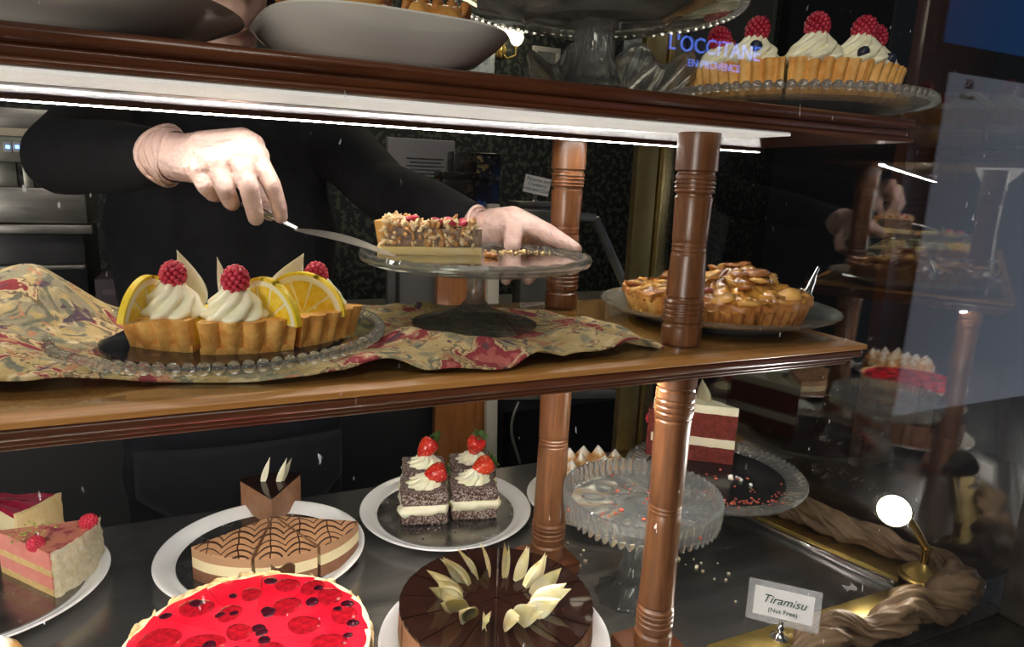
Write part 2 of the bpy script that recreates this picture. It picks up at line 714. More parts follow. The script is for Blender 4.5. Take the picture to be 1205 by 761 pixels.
# ------------------------------------------------------------------ the case: base, rails
base = empty('display_case_base', (0, 0.2, 0))
bm = bmesh.new()
pts = [(XL, -0.111), (cx, -0.111), (DS/NX-0.62*NY/NX, 0.62), (XL, 0.62)]
lo_ = [bm.verts.new((x, y-0.2, -0.03)) for x, y in pts]
hi_ = [bm.verts.new((x, y-0.2, 0.0)) for x, y in pts]
bm.faces.new(lo_[::-1])
bm.faces.new(hi_)
for k in range(4):
    bm.faces.new((lo_[k], lo_[(k+1) % 4], hi_[(k+1) % 4], hi_[k]))
finish('metal_top', bm, M_STEEL, base, smooth=False)
bm = bmesh.new()
box(bm, XL, 0.42, -0.03, 0.40, -0.66, -0.03)
finish('carcass', bm, M_DARKWALL, base, smooth=False)
tag(base, 'brushed grey metal counter floor that the lower row of cakes stands on', 'counter')

rail = empty('brass_rail', (0.26, -0.058, 0))
bm = bmesh.new()
box(bm, 0.058-0.26, 0.525-0.26, -0.022, 0.021, 0.0, 0.030, 0.0025)
finish('top_plate', bm, M_BRASS, rail, angle=35)
bm = bmesh.new()
box(bm, 0.058-0.26, 0.490-0.26, -0.027, -0.0225, 0.0, 0.020, 0.001)
finish('lower_step', bm, M_BRASSD, rail, angle=35)
tag(rail, 'wide brass sill bar under the front window behind the brown drape', 'rail')

rail2 = empty('brass_rail', side(0.47, 0.0))
inv = side(0.47, 0.0)
def shifted(bm, v):
    for q in bm.verts:
        q.co -= v
bm = bmesh.new()
side_box(bm, 0.4515, 0.518, S_BACK+0.02, 0.135, 0.0, 0.016, 0.002)
shifted(bm, inv)
finish('brass_plate', bm, M_BRASS, rail2, angle=35)
bm = bmesh.new()
side_box(bm, 0.4375, 0.4510, S_BACK+0.02, 0.135, 0.0, 0.012, 0.003)
shifted(bm, inv)
ch = finish('chrome_channel', bm, M_CHROME, rail2, angle=35)
ch['label'] = 'polished chrome channel strip'
tag(rail2, 'brass rail with a chrome channel along the canted side window', 'rail')

# back corner post of brass
bp_ = side(DS-0.012, S_BACK+0.02)
post = empty('corner_post', (bp_.x, bp_.y, 0))
boxo('wide_face', M_BRASSD, post, (0.052, 0.02, 1.25), 0.002, (-0.02, 0, 0))
boxo('edge_bead', M_BRASS, post, (0.012, 0.024, 1.25), 0.003, (0.017, 0, 0))
tag(post, 'tall flat brass corner post behind the pie at the end of the side window', 'post')


# ------------------------------------------------------------------ shelves
def moulded(name, m, parent, x1, y0, y1, steps, o):
    """stack of boards with rounded fronts that step back as they go down"""
    bm = bmesh.new()
    for (z0, z1, inset, bev) in steps:
        box(bm, XL-o[0], x1-inset-o[0], y0+inset-o[1], y1-o[1], z0-o[2], z1-o[2], bev, 3)
    return finish(name, bm, m, parent, smooth=True, angle=40)


O = (-0.5, 0.12, 0.402)
sh = empty('display_shelf', O)
moulded('shelf_board', M_WOODTOP, sh, 0.242, -0.0655, 0.30, [(0.4235, 0.430, 0.0, 0.0018)], O)
moulded('edge_moulding', M_WOODX, sh, 0.240, -0.0635, 0.298, [(0.4125, 0.4235, 0.0, 0.005), (0.4065, 0.4125, 0.009, 0.002), (0.402, 0.4065, 0.0125, 0.002)], O)
bm = bmesh.new()
box(bm, XL-O[0], 0.212-O[0], -0.046-O[1], 0.285-O[1], 0.430-O[2], ZM-O[2], 0.0008, 1)
finish('glass_sheet', bm, M_SHEETG, sh, smooth=False)
bm = bmesh.new()
box(bm, XL-O[0], 0.215-O[0], -0.030-O[1], 0.285-O[1], -0.0015, 0.002)
finish('added_under_panel', bm, M_GROOVE, sh, smooth=False)  # added unseen board, dark so the cake glaze below mirrors less brown
tag(sh, 'wooden middle shelf with an inset glass sheet carrying the tapestry cloth', 'shelf')

O = (-0.5, 0.12, 0.675)
sh2 = empty('display_shelf', O)
moulded('shelf_board', M_WOODX, sh2, 0.269, -0.066, 0.30, [(0.692, ZT, 0.0, 0.006), (0.683, 0.692, 0.006, 0.003), (0.6775, 0.683, 0.0, 0.003)], O)
bm = bmesh.new()
box(bm, XL-O[0], aty(893, 162, 0.0).x-O[0], -0.048-O[1], 0.036-O[1], 0.0, 0.0025)
fp = finish('frosted_strip', bm, M_FROST, sh2, smooth=False)
fp['label'] = 'bright frosted strip under the shelf'
tag(sh2, 'dark wooden upper shelf lit from below by a white strip', 'shelf')


def led(name, y, z, x1, label, m, w=0.006):
    o = empty(name, (x1-0.6, y, z))
    bm = bmesh.new()
    box(bm, XL-(x1-0.6), 0.6, -w, -w*0.72, -0.0056, 0.0)
    box(bm, XL-(x1-0.6), 0.6, w*0.72, w, -0.0056, 0.0)
    box(bm, XL-(x1-0.6), 0.6, -w*0.72, w*0.72, -0.003, 0.0)
    finish('housing', bm, M_GROOVE, o, smooth=False)
    bm = bmesh.new()
    box(bm, XL-(x1-0.6), 0.598, -w*0.715, w*0.715, -0.0066, -0.0031)
    finish('light_strip', bm, m, o, smooth=False)
    tag(o, label, 'light')
    return o


xl = aty(893, 173, 0.185).x
led('led_light_bar', 0.185, 0.6775, xl, 'glowing white light strip fixed under the upper shelf', M_LED)
led('led_light_bar', 0.012, 0.4005, 0.20, 'white light strip tucked under the front edge of the middle shelf', M_LED2)


# ------------------------------------------------------------------ turned posts
def turned_post(p, z0, z1, R0, fr, label, plinth=False):
    o = empty('turned_post', (p[0], p[1], z0))
    h = z1-z0
    zb = 0.0
    if plinth:
        boxo('plinth', M_WOODX, o, (0.080, 0.080, 0.02), 0.003)
        zb = 0.02
    def Z(f):
        return zb+(h-zb)*f
    # fr: shares of the height: base top, lower band top, mid rings, upper band bottom, upper band top
    b1, b2, mid, t1, t2 = fr
    g = 0.0022
    prof = [(0, Z(0)), (R0*0.98, Z(0)), (R0*1.02, Z(0)+0.004), (R0*1.02, Z(b1)-0.004), (R0*0.90, Z(b1)-0.001), (R0*0.90, Z(b1)+0.001), (R0*1.0, Z(b1)+0.004)]
    for k in range(3):
        zc = Z(b1+(b2-b1)*(0.38+0.2*k))
        prof += [(R0*1.02, zc-g), (R0*0.965, zc-g*0.4), (R0*0.965, zc+g*0.4), (R0*1.02, zc+g)]
    prof += [(R0*1.0, Z(b2)-0.004), (R0*0.88, Z(b2)-0.001), (R0*0.88, Z(b2)+0.001), (R0*0.965, Z(b2)+0.003)]
    for k in range(1, 6):
        f = b2+(mid-b2)*k/6
        prof.append((R0*(0.965-0.10*k/6), Z(f)))
    for k in range(3):
        zc = Z(mid)+(k-1)*0.0055
        prof += [(R0*0.872, zc-g), (R0*0.84, zc-g*0.3), (R0*0.84, zc+g*0.3), (R0*0.872, zc+g)]
    for k in range(1, 6):
        f = mid+(t1-mid)*k/6+0.004
        prof.append((R0*(0.875+0.06*k/6), Z(min(f, t1-0.01))))
    prof += [(R0*0.95, Z(t1)-0.003), (R0*0.86, Z(t1)-0.001), (R0*0.86, Z(t1)+0.001), (R0*0.98, Z(t1)+0.003)]
    for k in range(3):
        zc = Z(t1+(t2-t1)*(0.25+0.2*k))
        prof += [(R0*1.0, zc-g), (R0*0.945, zc-g*0.4), (R0*0.945, zc+g*0.4), (R0*1.0, zc+g)]
    prof += [(R0*0.98, Z(t2)-0.003), (R0*0.90, Z(t2)-0.001), (R0*0.90, Z(t2)+0.001), (R0*1.03, Z(t2)+0.003), (R0*1.03, Z(1)), (0, Z(1))]
    latheo('shaft', prof, M_WOODZ, o, seg=40, angle=28)
    tag(o, label, 'post')
    return o


UF = (0.10, 0.225, 0.465, 0.71, 0.81)
LF = (0.065, 0.165, 0.52, 0.835, 0.935)
FX, FY = 0.0, 0.0
BX, BY = -0.031, 0.246
turned_post((FX, FY), ZM, 0.6775, 0.0232, UF, 'turned wooden post standing on the middle shelf beside the golden pie')
turned_post((BX, BY), ZM, 0.6775, 0.0242, UF, 'turned wooden post on the middle shelf right behind the pecan pie stand')
turned_post((FX, FY), 0.0, 0.402, 0.0240, LF, 'turned wooden post on a square plinth in front of the empty glass stand', True)
turned_post((BX, BY), 0.0, 0.402, 0.0268, LF, 'turned wooden post on a square plinth behind the glazed chocolate cake', True)

# ------------------------------------------------------------------ person behind the case
M_SKIN = mat('skin', (0.62, 0.40, 0.31), 0.5, sss=0.1)
M_BLACKCLOTH = mat('black_knit', (0.0035, 0.0035, 0.0045), 0.9, 0, (0.007, 0.007, 0.009), 60, 4, 0.3, 200)
M_APRON = mat('black_apron_cloth', (0.005, 0.006, 0.010), 0.85, 0, (0.009, 0.010, 0.016), 25, 4, 0.2, 60)
M_HAIR = mat('dark_hair', (0.03, 0.018, 0.012), 0.5)
M_GLOVE = mat('vinyl_glove', (0.60, 0.38, 0.32), 0.32, 0, (0.72, 0.53, 0.46), 30, 6, 0.9, 60, lo=0.3, hi=0.7, sss=0.05, bdist=0.007)
PX, PY = -0.475, 0.86
person = empty('person', (PX, PY, ZFL))


def rel(v):
    return Vector(v)-Vector((PX, PY, ZFL))


# wrist points read off the photograph, depths from reaching over the shelf
RW = aty(197, 184, 0.30)
LWp = aty(563, 268, 0.305)
rsh = Vector((PX-0.19, PY-0.02, 0.70))
lsh = Vector((PX+0.19, PY-0.02, 0.70))
rel_el = aty(75, 185, 0.56)
lel = aty(452, 225, 0.60)
hipz = -0.02


def body_chains(k=1.0, add=0.0, hands=True):
    a = add
    ch = []
    hip = Vector((PX, PY+0.02, hipz))
    chest = Vector((PX, PY-0.01, 0.50))
    neck = Vector((PX, PY-0.03, 0.79))
    head = Vector((PX+0.02, PY-0.07, 0.96))
    # trunk as a bundle of columns so that it is wider than deep
    for dx, rr in ((-0.095, 0.115), (0, 0.125), (0.095, 0.115)):
        ch.append([(hip+Vector((dx, 0, 0)), rr+0.012+a), (Vector((PX+dx*0.85, PY, 0.20)), rr*0.92+a), (chest+Vector((dx*1.05, 0, 0)), rr+a), (Vector((PX+dx*0.9, PY-0.02, 0.66)), rr*0.78+a)])
    ch.append([(neck+Vector((-0.02, 0, -0.09)), 0.075+a), (rsh, 0.066+a)])
    ch.append([(neck+Vector((0.02, 0, -0.09)), 0.075+a), (lsh, 0.066+a)])
    ch.append([(rsh, 0.066+a), (rel_el, 0.050+a), (RW.lerp(rel_el, 0.45), 0.043+a), (RW.lerp(rel_el, 0.10), 0.031+a)])
    ch.append([(lsh, 0.066+a), (lel, 0.050+a), (LWp.lerp(lel, 0.45), 0.043+a), (LWp.lerp(lel, 0.10), 0.031+a)])
    for sx in (-1, 1):
        ch.append([(hip+Vector((sx*0.09, 0, -0.03)), 0.105+a), (Vector((PX+sx*0.10, PY-0.01, -0.30)), 0.072+a), (Vector((PX+sx*0.105, PY+0.02, -0.62)), 0.042+a)])
    return ch, neck, head


# body: one continuous figure
ch, neck, head = body_chains(1.0, -0.008)
ch = [[(rel(p), r) for p, r in c] for c in ch]
ch.append([(rel(neck+Vector((0, 0, -0.10))), 0.06), (rel(neck), 0.052), (rel(head+Vector((0, 0.01, -0.07))), 0.055)])
ch.append([(rel(head+Vector((0, 0.012, 0.03))), 0.078), (rel(head+Vector((0, -0.015, -0.04))), 0.066), (rel(head+Vector((0, -0.040, -0.075))), 0.040)])
ch.append([(rel(head+Vector((0, -0.082, 0.005))), 0.008), (rel(head+Vector((0, -0.098, -0.022))), 0.012)])
ch.append([(rel(head+Vector((-0.022, -0.080, -0.050))), 0.009), (rel(head+Vector((0.022, -0.080, -0.050))), 0.009)])
for sx in (-1, 1):
    ch.append([(rel(head+Vector((sx*0.078, 0.01, 0.01))), 0.010), (rel(head+Vector((sx*0.080, 0.012, -0.025))), 0.008)])
    ch.append([(rel(Vector((PX+sx*0.105, PY+0.03, -0.63))), 0.04), (rel(Vector((PX+sx*0.11, PY-0.10, -0.672))), 0.026)])
ch.append([(rel(RW.lerp(rel_el, 0.12)), 0.028), (rel(RW), 0.026)])
ch.append([(rel(LWp.lerp(lel, 0.12)), 0.028), (rel(LWp), 0.026)])
body = capsule_union('body', ch, M_SKIN, person, 0.0055, 5)
for sx in (-1, 1):
    bm = bmesh.new()
    ico(bm, rel(head+Vector((sx*0.029, -0.0690, 0.006))), 0.0105, 2)
    ey = finish('eye', bm, mat('eye_white', (0.75, 0.72, 0.68), 0.2), person)
    bm = bmesh.new()
    ico(bm, rel(head+Vector((sx*0.029, -0.0755, 0.005))), 0.0052, 2)
    finish('iris', bm, mat('eye_dark', (0.03, 0.02, 0.015), 0.15), ey)
    bm = bmesh.new()
    tube(bm, [rel(head+Vector((sx*0.014, -0.0835, 0.024))), rel(head+Vector((sx*0.030, -0.0810, 0.029))), rel(head+Vector((sx*0.045, -0.0710, 0.024)))], [0.0022, 0.003, 0.0016], 8)
    finish('eyebrow', bm, M_HAIR, person)
bm = bmesh.new()
tube(bm, [rel(head+Vector((x_, -0.0880+abs(x_)*0.35, -0.052+0.12*abs(x_)*0.3))) for x_ in (-0.021, -0.010, 0.0, 0.010, 0.021)], [0.0014, 0.0036, 0.0040, 0.0036, 0.0014], 10)
finish('lips', bm, mat('lip_skin', (0.48, 0.20, 0.17), 0.4), person)
hc = [[(rel(head+Vector((0, 0.03, 0.05))), 0.083), (rel(head+Vector((0, 0.05, -0.03))), 0.070)], [(rel(head+Vector((-0.045, -0.022, 0.068))), 0.042), (rel(head+Vector((0.045, -0.022, 0.068))), 0.042)], [(rel(head+Vector((-0.072, 0.015, 0.05))), 0.022), (rel(head+Vector((-0.075, 0.035, -0.03))), 0.018)], [(rel(head+Vector((0.072, 0.015, 0.05))), 0.022), (rel(head+Vector((0.075, 0.035, -0.03))), 0.018)]]
capsule_union('hair', hc, M_HAIR, person, 0.006, 4)
ch, _, _ = body_chains(1.0, 0.006)
sweater = capsule_union('black_jumper', [[(rel(p), r) for p, r in c] for c in ch], M_BLACKCLOTH, person, 0.010, 5)


# apron with its bib, a curved hem flap over a darker skirt and a waist tie
def apron_fn(x0, x1, z0, z1, bulge, y):
    def f(u, v):
        x = x0+(x1-x0)*u
        z = z0+(z1-z0)*v
        return (x, y-bulge*(1-(2*u-1)**2)+0.006*math.sin(u*17+v*3)*(1-v), z)
    return f


bm = bmesh.new()
sheet(bm, apron_fn(-0.20, 0.20, -0.10-ZFL-0.28, 0.36-ZFL, 0.055, -0.125), 30, 24)
bmesh.ops.solidify(bm, geom=bm.faces[:], thickness=0.004)
ap = finish('apron', bm, M_APRON, person)
bm = bmesh.new()
def flap(u, v):
    x = -0.18+0.37*u
    dip = 0.065*math.sin(PI*min(1, u*1.45)) if u < 0.69 else 0.05*math.sin(PI*(u-0.69)/0.31)
    z1 = 0.115-ZFL
    z0 = 0.02-ZFL-dip
    return (x, -0.190-0.030*(1-(2*u-1)**2), z0+(z1-z0)*v)
sheet(bm, flap, 40, 8)
bmesh.ops.solidify(bm, geom=bm.faces[:], thickness=0.004)
finish('apron_pocket', bm, mat('apron_fold', (0.009, 0.009, 0.012), 0.8), ap)


# gloved hands: palm and five fingers grown over bones
def P(px, py, y):
    return rel(aty(px, py, y))


# hand with the cake slice: back of the hand up, four fingers hanging over the handle
wr = (P(203, 184, 0.292), 0.029)
rh = []
mcp = [P(301, 184, 0.232), P(281, 182, 0.226), P(255, 190, 0.228), P(234, 200, 0.238)]
pip = [P(320, 218, 0.218), P(293, 221, 0.208), P(265, 222, 0.212), P(242, 219, 0.226)]
dip = [P(328, 243, 0.226), P(299, 246, 0.216), P(271, 236, 0.222), P(250, 228, 0.236)]
tip = [P(330, 254, 0.236), P(301, 256, 0.226), P(273, 239, 0.234), P(255, 230, 0.246)]
fr_ = [(0.0130, 0.0108, 0.0098, 0.0090), (0.0138, 0.0114, 0.0104, 0.0096), (0.0134, 0.0110, 0.0100, 0.0092), (0.0125, 0.0102, 0.0090, 0.0082)]
for i in range(4):
    a, b, c, d = fr_[i]
    rh.append([(mcp[i], a), (pip[i], b), (dip[i], c), (tip[i], d)])
    rh.append([wr, (wr[0].lerp(mcp[i], 0.55), 0.0215), (mcp[i], 0.0160)])
for i in range(3):
    rh.append([(mcp[i], 0.0138), (mcp[i+1], 0.0138)])
rh.append([(P(240, 176, 0.262), 0.022), (P(285, 168, 0.245), 0.018), (P(296, 172, 0.24), 0.016)])
rh.append([(P(230, 180, 0.275), 0.024), (P(285, 205, 0.272), 0.0165), (P(312, 236, 0.262), 0.0125), (P(318, 250, 0.252), 0.0105)])
glove = capsule_union('glove', rh, M_GLOVE, person, 0.0016, 3)
glove['label'] = 'pale vinyl glove on the hand holding the cake server'


def cuff(c, axis, r0, w, name='cuff'):
    axis = Vector(axis).normalized()
    u = axis.orthogonal().normalized()
    v = axis.cross(u)
    bm = bmesh.new()
    for k, (s, rr, tr) in enumerate(((0, r0*1.12, 0.0030), (w*0.4, r0*1.05, 0.002), (w*0.75, r0*1.00, 0.0022), (w*1.2, r0*0.98, 0.0016))):
        pts = []
        for q in range(29):
            a = 2*PI*q/28
            wob = 1+0.05*math.sin(3*a+k*1.3)
            pts.append(c+axis*(s+0.004*math.sin(2*a+k))+(u*math.cos(a)+v*math.sin(a))*rr*wob)
        tube(bm, pts, tr, 8, False)
    # sleeve of the glove
    rings = []
    for t in range(6):
        s = w*1.6*t/5-0.002
        rings.append([bm.verts.new(c+axis*s+(u*math.cos(2*PI*q/28)+v*math.sin(2*PI*q/28))*(r0*(1.10-0.12*t/5)*(1+0.04*math.sin(3*2*PI*q/28+t)))) for q in range(28)])
    for A, B in zip(rings[:-1], rings[1:]):
        for q in range(28):
            bm.faces.new((A[q], A[(q+1) % 28], B[(q+1) % 28], B[q]))
    return finish(name, bm, M_GLOVE, person, recalc=True)


cw = P(193, 183, 0.302)
cuf = cuff(cw, P(235, 190, 0.265)-cw, 0.0312, 0.014, 'glove_cuff')

# other hand, steadying the cake stand
lw = (P(567, 272, 0.300), 0.029)
lh = []
lh.append([lw, (P(590, 268, 0.275), 0.028), (P(606, 268, 0.262), 0.024)])
lh.append([(P(580, 264, 0.29), 0.024), (P(603, 260, 0.268), 0.022), (P(625, 268, 0.258), 0.019)])
lh.append([(P(596, 262, 0.262), 0.0165), (P(603, 272, 0.240), 0.0145), (P(603, 288, 0.222), 0.0125)])            # thumb pressing the plate
lh.append([(P(622, 265, 0.255), 0.0165), (P(643, 274, 0.238), 0.0145), (P(663, 285, 0.210), 0.0115), (P(678, 293, 0.196), 0.0085)])  # long forefinger
lh.append([(P(616, 275, 0.268), 0.0155), (P(638, 286, 0.268), 0.0130), (P(650, 296, 0.262), 0.011), (P(652, 305, 0.256), 0.010)])
lh.append([(P(604, 282, 0.282), 0.0150), (P(622, 300, 0.292), 0.0125), (P(628, 318, 0.288), 0.0105), (P(622, 328, 0.270), 0.0095)])
lh.append([(P(590, 286, 0.292), 0.0140), (P(600, 304, 0.300), 0.0110), (P(602, 320, 0.295), 0.0095), (P(596, 329, 0.278), 0.0085)])
glove2 = capsule_union('glove', lh, M_GLOVE, person, 0.0016, 3)
glove2['label'] = 'pale vinyl glove on the hand steadying the cake stand'
cw = P(564, 272, 0.306)
cuff(cw, P(600, 270, 0.27)-cw, 0.0325, 0.006, 'glove_cuff')
tag(person, 'person in black jumper and apron with pale gloves serving a slice of pecan pie', 'person')

# ------------------------------------------------------------------ shop behind the person
M_GREYM = mat('grey_metal', (0.19, 0.185, 0.15), 0.35, 0.6, (0.24, 0.235, 0.20), 20, 5)
M_STEELB = mat('worn_steel', (0.30, 0.28, 0.25), 0.35, 0.8, (0.20, 0.19, 0.17), 9, 6, stretch=(1, 1, 6))
M_CREAM = mat('cream_paint', (0.50, 0.46, 0.36), 0.5)
M_ORANGEW = wood_mat('orange_pine_post', (0.28, 0.09, 0.02), (0.46, 0.18, 0.05), 0.35, 'Z', 8)
M_SMOKE = pane_mat('smoked_glass', 0.03, (0.25, 0.26, 0.27))
M_PAPER = mat('white_card', (0.78, 0.76, 0.74), 0.5)
M_GREENINK = mat('dark_green_ink', (0.01, 0.06, 0.035), 0.6)


def quad_on(px0, py0, px1, py1, y):
    """bounds of an upright thing that fills a pixel rectangle at depth y"""
    a, b = aty(px0, py1, y), aty(px1, py0, y)
    return min(a.x, b.x), max(a.x, b.x), min(a.z, b.z), max(a.z, b.z)


def slab(name, m, parent, px, y, dy, bev=0.003, o=(0, 0, 0), smooth=True):
    x0, x1, z0, z1 = quad_on(*px, y)
    bm = bmesh.new()
    box(bm, x0-o[0], x1-o[0], y-o[1], y+dy-o[1], z0-o[2], z1-o[2], bev)
    return finish(name, bm, m, parent, (0, 0, 0), (0, 0, 0), smooth, 35)


# back counter of the shop: carries the machines; its top is below the shelf
cnt = empty('back_counter', (-0.9, 2.0, ZFL))
boxo('cabinet', M_DARKWALL, cnt, (1.6, 0.5, 0.83), 0.004)
boxo('worktop', M_DARK, cnt, (1.64, 0.54, 0.03), 0.004, (0, 0, 0.83))
tag(cnt, 'dark back counter under the stainless coffee machine', 'counter')
ctz = ZFL+0.86

# coffee machine: drip hood, bars and a row of blue lit buttons
Yc = 1.80
o = (-1.35, 1.9, ctz)
mach = empty('coffee_machine', o)
slab('body', M_DARK, mach, (-60, 270, 98, 360), Yc+0.04, 0.3, 0.004, o)
slab('steel_hood', M_STEELB, mach, (-60, 222, 100, 262), Yc, 0.25, 0.006, o)
slab('front_bar', M_STEELB, mach, (-60, 265, 108, 275), Yc-0.02, 0.03, 0.003, o)
slab('drip_tray_edge', M_STEELB, mach, (-60, 312, 100, 319), Yc-0.01, 0.03, 0.003, o)
slab('button_panel', M_GREYM, mach, (-60, 160, 70, 188), Yc+0.02, 0.15, 0.003, o)
slab('trim_rod', mat('pale_rod', (0.5, 0.42, 0.30), 0.4), mach, (-60, 153, 60, 156), Yc+0.01, 0.02, 0.001, o)
slab('back_panel', M_STEELB, mach, (-60, 130, 70, 152), Yc+0.06, 0.12, 0.003, o)
slab('support', M_GREYM, mach, (29, 190, 37, 226), Yc+0.03, 0.03, 0.002, o)
slab('support', M_GREYM, mach, (-14, 190, 18, 226), Yc+0.08, 0.02, 0.002, o)
M_BLUE = emis('blue_button_light', (0.12, 0.35, 1.0), 6.0)
for k in range(4):
    bx = 4+k*11.3
    bt = slab('button', mat('pale_button', (0.35, 0.34, 0.33), 0.4), mach, (bx, 167, bx+9, 179), Yc+0.012, 0.01, 0.001, o)
    x0, x1, z0, z1 = quad_on(bx+3, 171, bx+7, 174.5, Yc+0.01)
    bm = bmesh.new()
    box(bm, x0-o[0], x1-o[0], Yc+0.009-o[1], Yc+0.013-o[1], z0-o[2], z1-o[2])
    finish('indicator', bm, M_BLUE, bt, smooth=False)
tag(mach, 'stainless coffee machine with blue lit buttons on the back counter', 'machine')

# low box beside the machine, seen behind the tapestry
o = (-0.98, 1.7, ctz)
x0, x1, z0, z1 = quad_on(104, 330, 150, 380, 1.72)
hb = empty('storage_box', ((x0+x1)/2+0.02, 1.86, ctz))
boxo('carton', mat('dark_mauve_card', (0.05, 0.035, 0.04), 0.7), hb, (x1-x0, 0.2, max(0.05, z1-ctz)), 0.003)
boxo('lid_strip', mat('card_strip', (0.09, 0.06, 0.065), 0.7), hb, (x1-x0-0.04, 0.21, 0.02), 0.002, (0, 0, max(0.05, z1-ctz)-0.05))
tag(hb, 'dull dark carton on the back counter behind the tapestry fold', 'box')

# second counter on the right with the grey sloping frame
c2 = empty('service_counter', (0.35, 1.43, ZFL))
boxo('cabinet', M_DARKWALL, c2, (1.3, 0.5, 0.86), 0.004)
boxo('worktop', M_GREYM, c2, (1.34, 0.56, 0.025), 0.003, (0, 0, 0.86))
tag(c2, 'service counter behind the display case carrying boxes and a small card', 'counter')
c2z = ZFL+0.885

Yg = 0.98
o = (0.1, Yg, ZFL)
gf = empty('glass_sneeze_guard', o)
def bar(name, m, parent, pa, pb, y, r, o, dy=0.02):
    a, b = aty(*pa, y), aty(*pb, y)
    d = (b-a)
    L_ = d.length
    ang = math.atan2(d.z, d.x)
    bm = bmesh.new()
    box(bm, 0, L_, -dy/2, dy/2, -r, r, 0.002)
    return finish(name, bm, m, parent, (a.x-o[0], a.y-o[1], a.z-o[2]), (0, -ang, 0), True, 35)
bar('top_bar', M_GREYM, gf, (588, 250), (700, 256), Yg, 0.011, o)
bar('sloping_bar', M_GREYM, gf, (700, 256), (752, 372), Yg, 0.010, o)
bar('lower_bar', M_GREYM, gf, (592, 464), (742, 462), Yg, 0.013, o)
bar('upright', M_CREAM, gf, (580, 240), (577, 560), Yg+0.01, 0.016, o)
bar('upright', M_GREYM, gf, (748, 372), (738, 580), Yg+0.01, 0.010, o)
bar('foot', M_DARK, gf, (577, 556), (574, 990), Yg+0.01, 0.012, o)
bar('foot', M_DARK, gf, (738, 576), (726, 985), Yg+0.01, 0.012, o)
x0, x1, z0, z1 = quad_on(590, 470, 738, 575, Yg+0.012)
bm = bmesh.new()
box(bm, x0-o[0], x1-o[0], 0.014, 0.020, z0-o[2], z1-o[2])
finish('pane', bm, M_SMOKE, gf, smooth=False)
a_ = [aty(607+7*math.sin(k*0.5)*-1-4*k/8, 470+k*9, Yg) for k in range(9)]
tubeo('cable', [(p.x-o[0], -0.02, p.z-o[2]) for p in a_], 0.004, M_GREYM, gf)
tag(gf, 'grey metal frame with a sloping bar and smoked pane behind the case', 'frame')

# orange pine post between the apron and the cream upright
wp = empty('pine_post', (aty(535, 500, 1.08).x, 1.08, ZFL))
boxo('panel', M_ORANGEW, wp, (0.125, 0.03, 1.10), 0.003)
boxo('batten', M_ORANGEW, wp, (0.028, 0.045, 1.10), 0.003, (0.072, 0, 0))
tag(wp, 'orange varnished wood post seen behind the coconut squares', 'post')

# things on the service counter: two dark boxes, a leaflet, the little card
def box_on(name, px, y, dy, m, label, cat, bev=0.004):
    x0, x1, z0, z1 = quad_on(*px, y)
    o = empty(name, ((x0+x1)/2, y+dy/2, c2z))
    boxo('carton', m, o, (x1-x0, dy, z1-c2z), bev)
    return tag(o, label, cat), (x1-x0, dy, z1-c2z)
M_BOXK = mat('black_gift_box', (0.014, 0.013, 0.012), 0.25, 0, (0.05, 0.042, 0.028), 45, 3, lo=0.56, hi=0.62, coat=0.3)
b1, d1 = box_on('gift_box', (518, 208, 588, 330), 1.22, 0.06, M_BOXK, 'low black patterned gift box on the service counter', 'box')
boxo('lid', M_BOXK, b1, (d1[0]+0.006, d1[1]+0.006, 0.02), 0.002, (0, 0, d1[2]-0.012))
b2, d2 = box_on('gift_box', (531, 181, 590, 330), 1.32, 0.06, M_BOXK, 'taller black gift box with a gold scroll panel behind the low one', 'box')
boxo('gold_panel', mat('gold_scroll', (0.03, 0.028, 0.02), 0.3, 0.3, (0.30, 0.22, 0.10), 60, 1, lo=0.53, hi=0.56), b2, (0.045, 0.004, d2[2]-0.03), 0.001, (0.02, -0.032, 0.02))
b3, d3 = box_on('leaflet_stand', (456, 166, 536, 330), 1.42, 0.03, mat('leaflet_paper', (0.40, 0.38, 0.37), 0.5), 'pale leaflet with green and red bands leaning behind the gift boxes', 'leaflet')
boxo('green_band', mat('leaflet_green', (0.05, 0.11, 0.02), 0.6), b3, (d3[0]*0.99, 0.002, 0.014), 0, (0, -0.0165, d3[2]-0.125), smooth=False)
boxo('red_band', mat('leaflet_red', (0.42, 0.02, 0.03), 0.6), b3, (d3[0]*0.99, 0.002, 0.028), 0, (0, -0.0165, d3[2]-0.155), smooth=False)
M_INK = mat('grey_ink', (0.13, 0.13, 0.14), 0.6)
for k in range(5):
    boxo('text_line', M_INK, b3, (d3[0]*(0.55-0.08*(k % 2)), 0.002, 0.0035), 0, (0.01, -0.0165, d3[2]-0.060-0.011*k), smooth=False)


def text_mesh(body, size, m, parent, loc, rot=(R(90), 0, 0), name='lettering', italic=0.0, align='CENTER', depth=0.0003, mirror=False):
    cu = bpy.data.curves.new('txt', 'FONT')
    cu.body = body
    cu.size = size
    cu.align_x = align
    cu.align_y = 'CENTER'
    cu.extrude = depth
    cu.shear = italic
    t = bpy.data.objects.new('txt', cu)
    COL.objects.link(t)
    dg = bpy.context.evaluated_depsgraph_get()
    me = bpy.data.meshes.new_from_object(t.evaluated_get(dg))
    bpy.data.objects.remove(t)
    if mirror:
        for v in me.vertices:
            v.co.x = -v.co.x
        me.flip_normals()
    me.materials.clear()
    me.materials.append(m)
    o = bpy.data.objects.new(name, me)
    o.location = loc
    o.rotation_euler = rot
    o.parent = parent
    COL.objects.link(o)
    return o


